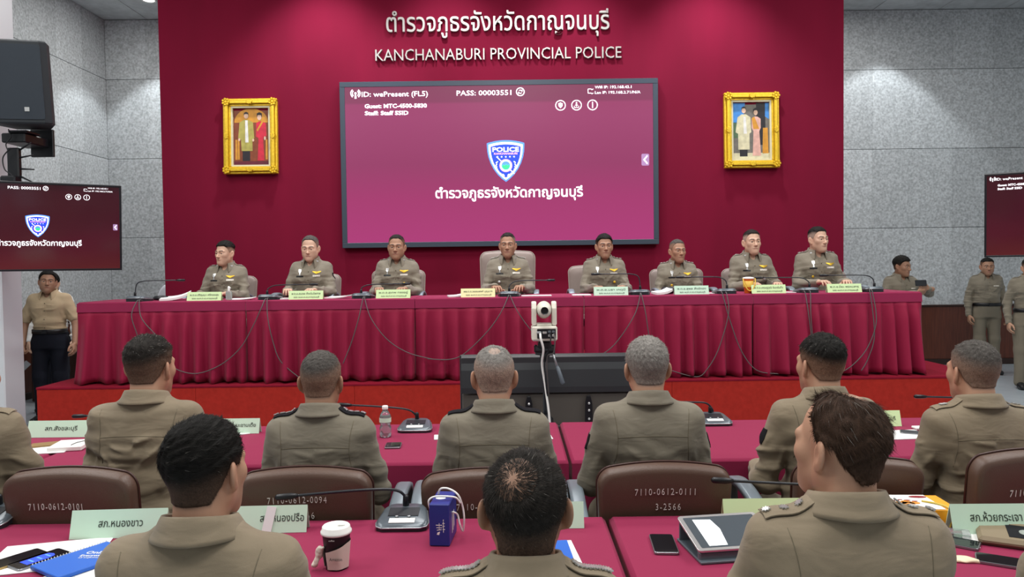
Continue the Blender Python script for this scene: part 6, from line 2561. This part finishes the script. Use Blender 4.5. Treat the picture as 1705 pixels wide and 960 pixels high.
# ------------------------------------------------------------------ things behind the stage
wc = PY(292, 472, 9.3)
ch = empty('covered_chair', (wc.x, 9.3, 0))
tag(ch, 'white rounded chair back half hidden by the red wall, left end of the stage', 'chair')
V, F, ol = cushion(.42, .46, wc.z - .50, .10, .30, .0, .02)
V = np.array(V)
mesh_obj('backrest', V + np.array((0, 0, .50)), F, mat('white_cover', 'dfe4ec', .7), ch)
V, F, ol = cushion(.46, .46, .46, .10, .12, 0, 0)
mesh_obj('seat', np.stack([V[:, 0], V[:, 2] - .50, V[:, 1] + .46], 1), [f[::-1] for f in F], 'white', ch)
for sx in (-1, 1):
    for y in (-.44, .0):
        MB().tube([(sx * .19, y, .44), (sx * .20, y, 0)], .018, 8).build('leg', 'white', ch, smooth=True)
q = PY(112, 560, 9.3)
cb = empty('side_cabinet', (q.x - .02, 9.3, 0))
tag(cb, 'low dark wooden cabinet behind the man in the beige polo', 'cabinet')
MB().box((0, 0, .37), (.62, .42, .72), bev=.006).build('body', 'wood_dark', cb)
MB().box((0, 0, .745), (.68, .46, .03), bev=.005).build('top', 'wood', cb)
for s_ in (-1, 1):
    dr = MB().box((s_ * .152, -.216, .37), (.295, .016, .64), bev=.004).build('door', 'wood_dark', cb)
    MB().tube([(s_ * .03, -.24, .34), (s_ * .03, -.24, .44)], .006, 8).build('handle', 'silver', dr, smooth=True)
o = MB().box((0, 0, .03), (.20, .16, .06), bev=.01).build('yellow_tray', mat('tray_yellow', 'c99a2e', .5), None)
o.location = (q.x + .08, 9.26, .76)
tag(o, 'yellow tray on the low cabinet behind the stage at left', 'tray')
# ------------------------------------------------------------------ people
GB = 'officers seated on the stage'


def put_seated(px, pytop, yhead, zfloor, rz, P, label, group):
    """place a seated person so that the top of the head meets the pixel"""
    fwd = -1 if abs(rz) < 1.5 else 1
    lean = P.get('lean', 0.0)
    hy = .022 - lean * 1.25 + P.get('hoff', (0, 0, 0))[1]
    q = PY(px, pytop, yhead)
    top = 1.180 + .140 * P.get('hs', 1.0) + P.get('hoff', (0, 0, 0))[2]
    s = (q.z - zfloor) / top
    P['s'] = s * P.get('smul', 1.0)
    sx = P.get('hoff', (0, 0, 0))[0] * s * (1 if fwd < 0 else -1)
    o, b = person((q.x - sx, yhead - hy * s * (1 if fwd < 0 else -1), zfloor), rz, P)
    tag(o, label, 'person', group)
    return o


def put_standing(px, pytop, pyfeet, y, rz, P, label, group=None, zfloor=0.0):
    q = PY(px, pytop, y)
    P['seated'] = False
    P['s'] = q.z / (1.320 + .33 + P.get('hoff', (0, 0, 0))[2])
    o, b = person((q.x, y, zfloor), rz, P)
    tag(o, label, 'person', group)
    return o


table_arms = {1: ((.208, -.03, .750), (.13, -.31, .785)), -1: ((-.208, -.03, .750), (-.13, -.31, .785))}
OFF = [
    (374, 400, dict(skin='fair', hair='black', hfront=.080, fade0=.045, fade1=.080, ttop=.014, tside=.0015, sidemix=.55, head=(-22, 2, 0), fw=1.0, seed=3, rank=2, tagm='black'),
     'seated officer at the left end of the stage, head turned to his right'),
    (516, 391, dict(skin='fair', hair='salt', hfront=.095, recede=.02, fade0=.05, fade1=.10, ttop=.008, tside=.003, sidemix=.3, head=(0, 8, 0), fw=1.03, seed=4, epaul=False, collarm='trouser', patch=(1, -1), eye=.0022, glasses=False, medal=False, fat=1),
     'seated officer with greying hair and lowered eyes, no shoulder straps'),
    (660, 389, dict(skin='tan', hair='dark', hfront=.090, fade0=.05, fade1=.10, ttop=.006, tside=.002, sidemix=.4, head=(0, 2, 0), fw=1.02, seed=5, rank=1, fat=1),
     'seated officer with flat cropped hair, below the screen corner at left'),
    (845, 386, dict(skin='tan', hair='dark', hfront=.088, recede=.012, fade0=.05, fade1=.10, ttop=.007, tside=.0025, sidemix=.35, side='grey', head=(-3, 0, 0), fw=.98, seed=6, rank=5),
     'central seated officer on the taller chair, below the wall screen'),
    (1006, 388, dict(skin='tan', hair='black', hfront=.078, fade0=.02, fade1=.07, ttop=.012, tside=.003, head=(3, 0, 0), fw=1.0, seed=7, rank=3),
     'seated officer with thick black hair, below the right part of the screen'),
    (1128, 397, dict(skin='tan', hair='salt', hfront=.086, fade0=.06, fade1=.10, ttop=.006, tside=.0015, sidemix=.6, head=(12, 0, 0), fw=1.0, seed=8, rank=3, glasses=False),
     'shortest seated officer, sixth from the left, looking to one side'),
    (1252, 381, dict(skin='fair', hair='dark', side='grey', hfront=.086, fade0=.055, fade1=.09, ttop=.009, tside=.002, sidemix=.45, head=(4, -2, 0), fw=1.0, ear=1.12, seed=9, rank=2),
     'seated officer behind the orange cup, grey sides to his hair'),
    (1362, 376, dict(skin='fair', hair='black', side='grey', hfront=.084, fade0=.05, fade1=.09, ttop=.010, tside=.002, sidemix=.35, head=(18, 0, 0), fw=.98, seed=10, rank=3, lean=.02),
     'seated officer at the right end of the stage, face turned aside'),
]
for px, py, P, lab in OFF:
    P.update(front='decorated', arms=table_arms, hh=.0031, sv=.008, sw=.146, tw=.85)
    put_seated(px, py, 7.16, ZST, 0, P, lab, GB)

# ---- standing people behind
put_standing(1645, 428, 617, 10.4, math.radians(-12), dict(skin='tan', hair='black', hfront=.080, fade0=.05, fade1=.085, ttop=.008, tside=.0015, sidemix=.5, head=(-6, 4, 0), front='plain', belly=.028, fw=1.06, fat=1, seed=12,
             armr=1.0), 'stout officer standing with arms at his sides, below the right television')
put_standing(1716, 428, 648, 9.15, math.radians(-14), dict(skin='mid', hair='black', fade0=.03, fade1=.08, ttop=.010, tside=.002, head=(-8, 0, 0), front='plain', seed=13, buckle=True, belly=.01),
             'standing officer cut by the right edge, belt buckle showing')
put_standing(1504, 425, 650, 9.2, math.radians(8), dict(skin='tan', hair='black', fade0=.0, fade1=.06, ttop=.016, tside=.006, head=(24, 8, 0), front='plain', seed=14, hfront=.074,
             arms={1: ((.31, -.06, 1.19), (.14, -.26, 1.25)), -1: ((-.27, -.02, 1.09), (-.02, -.26, 1.20))}, hands={1: 'hold', -1: 'hold'}, handdir={1: (-1, -.25, .15), -1: (1, -.2, .1)}, palm={1: (0, 1, .2), -1: (0, .8, .6)}),
             'standing officer filming with a raised phone behind the stage table')
pq = PY(1533, 471, 8.90)
p = empty('phone', tuple(pq), rot=(math.radians(80), 0, math.radians(10)))
tag(p, 'dark phone held up by the filming officer', 'phone')
MB().prism(rrect(.15, .072, .009, 4), 0, .008, None, .001).build('case', 'black', p)
MB().prism(rrect(.144, .066, .007, 4), .008, .0086).build('screen', 'screen_off', p)
MB().prism(rrect(.022, .022, .006, 3), -.002, 0, Matrix.Translation((-.055, .016, 0))).build('lens_bump', 'mic_grey', p)
put_standing(77, 449, 700, 7.9, math.radians(10), dict(skin='tan', hair='black', fade0=.0, fade1=.06, ttop=.012, tside=.004, head=(20, -4, 4), shirt='polo', trousers='navy', front='polo', det='polo', epaul=False, short=True, seed=15, belly=.015,
             collarm='polo', buckle=False, hands={-1: 'hold', 1: 'relaxed'}, fat=1, arms={1: ((.262, .04, 1.08), (.285, -.06, .86)), -1: ((-.250, .05, 1.08), (-.235, -.04, .86))}),
             'man in beige polo shirt standing below the left television')
q = PY(45, 610, 7.86)
o = MB().prism(rrect(.068, .14, .009, 4), 0, .008, None, .001).build('phone', 'phone_edge', None)
o.location = (q.x, 7.80, q.z)
o.rotation_euler = (math.radians(65), math.radians(40), 0)
tag(o, 'silver phone in the lowered hand of the man in the polo shirt', 'phone')
put_standing(83, 453, 690, 8.55, math.radians(12), dict(skin='fair', hair='black', fade0=-.06, fade1=.02, ttop=.016, tside=.014, nape=-.13, head=(12, 4, 0), shirt='white', trousers='navy', front='polo', det='polo', epaul=False, seed=16, belt=False),
             'person with long black hair mostly hidden behind the man in polo shirt')

# ---- front audience row, seen from behind
lap = {1: ((.218, .01, .735), (.15, -.27, .70)), -1: ((-.218, .01, .735), (-.15, -.27, .70))}
tbl = {1: ((.212, -.03, .745), (.13, -.25, .70)), -1: ((-.212, -.03, .745), (-.13, -.25, .70))}
GR = 'men seated in the front audience row'
base2 = dict(back=True, kn=-.27, sv=.0065, hh=.0032, strands=3600, swidth=.0007, arms=lap, stub=.75)
ROW2 = [
    (249, 555, 2.93, dict(skin='mid', hair='dark', fade0=.02, fade1=.10, ttop=.010, tside=.0035, ltop=.014, lside=.004, sidemix=.25, head=(-8, 0, 0), seed=21, whorl=(.0, .075, .105), shirt='brown_khaki', fold=1.7, belly=.02, greyfrac=.06, epaul=False),
     'man in brown uniform seated in chair 7110-0612-0101, second from the left edge'),
    (535, 580, 2.90, dict(skin='tan', hair='salt', fade0=.04, fade1=.11, ttop=.005, tside=.002, ltop=.007, lside=.003, sidemix=.5, head=(-3, 0, 0), seed=22, fold=.7, rank=4, greyfrac=.12, strapm='black_cloth'),
     'man with cropped greying hair left of the water bottle'),
    (822, 572, 2.88, dict(skin='mid', hair='grey', fade0=.05, fade1=.12, ttop=.005, tside=.0035, ltop=.008, lside=.004, sidemix=.45, head=(4, 3, 0), seed=23, fold=.7, rank=0, greyfrac=.3, thin=(.0, .06, .115, .026), thinstub=.8, strapm='black_cloth', ear=1.1),
     'grey-haired man seated beside the tripod, back to the camera'),
    (1076, 557, 2.90, dict(skin='mid', hair='grey', fade0=.0, fade1=.10, ttop=.008, tside=.004, ltop=.010, lside=.005, sidemix=.15, head=(3, 0, 0), seed=24, fold=.8, greyfrac=.35, epaul=False, patch=(1, -1)),
     'broad man with short silver-grey hair, chair 7110-0612-0111'),
    (1366, 552, 2.95, dict(skin='mid', hair='black', fade0=.02, fade1=.09, ttop=.009, tside=.003, ltop=.012, lside=.004, sidemix=.4, head=(14, 0, 0), seed=25, fold=1.2, greyfrac=.03, patch=(1, -1), epaul=False, arms=lap, shirt='brown_khaki'),
     'man with black hair and sleeve patch, half hidden by the nearest right head'),
    (1620, 563, 2.86, dict(skin='mid', hair='salt', fade0=.03, fade1=.11, ttop=.006, tside=.003, ltop=.008, lside=.003, sidemix=.35, head=(6, 0, 0), seed=26, fold=1.1, greyfrac=.12, arms=lap, shirt='brown_khaki', rank=2),
     'man with cropped hair at the right end of the front audience row'),
    (-48, 570, 2.86, dict(skin='mid', hair='dark', fade0=.02, fade1=.10, head=(0, 0, 0), seed=27, strands=0, fold=1.3, shirt='brown_khaki'),
     'officer at the left edge, only the right arm and shoulder in view'),
]
for px, py, d, P, lab in ROW2:
    Q = dict(base2)
    Q.update(P)
    put_seated(px, py, d, 0, PI, Q, lab, GR)

# ---- nearest row
GN = 'men seated in the nearest row'
base1 = dict(back=True, kn=-.27, shirt='brown_khaki', sv=.006, hh=.0028, swidth=.00042, arms=tbl, stub=.55)
ROW1 = [
    (341, 688, 1.57, 0, dict(skin='mid', hair='black', fade0=-.01, fade1=.06, ttop=.008, tside=.004, ltop=.022, lside=.006, sidemix=.12, head=(-13, 0, 2), seed=31, whorl=(.045, .072, .095), swirl=1.0, lift=.14, mess=.12, strands=16000, greyfrac=.004, epaul=False, patch=(1, -1), fold=.9, nape=-.058, hs=.93, hfront=.08),
     'nearest man at left with thick black hair, turned to the right'),
    (873, 737, 1.49, 0, dict(skin='tan', hair='dark', fade0=-.02, fade1=.06, ttop=.004, tside=.004, ltop=.020, lside=.007, sidemix=.15, head=(0, -10, 0), seed=32, whorl=(.026, .070, .105), swirl=.35, lift=.12, mess=.10, strands=18000, greyfrac=.012, rank=8, fold=.6, stub=.55, speck=.2, nape=-.062, ear=1.1, thin=(.022, .066, .108, .050), thind=2.4, thinstub=.5, hs=1.05, fw=1.05, curv=.10),
     'nearest man in the middle, thinning crown seen from behind'),
    (1397, 645, 1.60, 0, dict(skin='mid', hair='brown', fade0=-.05, fade1=.03, ttop=.006, tside=.006, ltop=.030, lside=.009, sidemix=.05, head=(28, -2, 0), seed=33, whorl=(-.02, .030, .128), swirl=.8, lift=.02, mess=.10, back_off=.022, curv=.075, strands=13000, greyfrac=.02, rank=3, fold=.8, stub=.45, hfront=.098, recede=.03, comb=1, ragged=.0005, nape=-.058, ear=1.05, thin=(-.025, .02, .125, .042), thind=2.2, thinstub=.5, hs=.96),
     'nearest man at right with long thinning hair, turned to the left'),
    (1888, 690, 1.48, 0, dict(skin='mid', hair='dark', head=(0, 0, 0), seed=34, strands=0, sw=.19, tw=1), 'officer at the right edge, only a sleeve in view'),
]
for px, py, d, _, P, lab in ROW1:
    Q = dict(base1)
    Q.update(P)
    put_seated(px, py, d, 0, PI, Q, lab, GN)
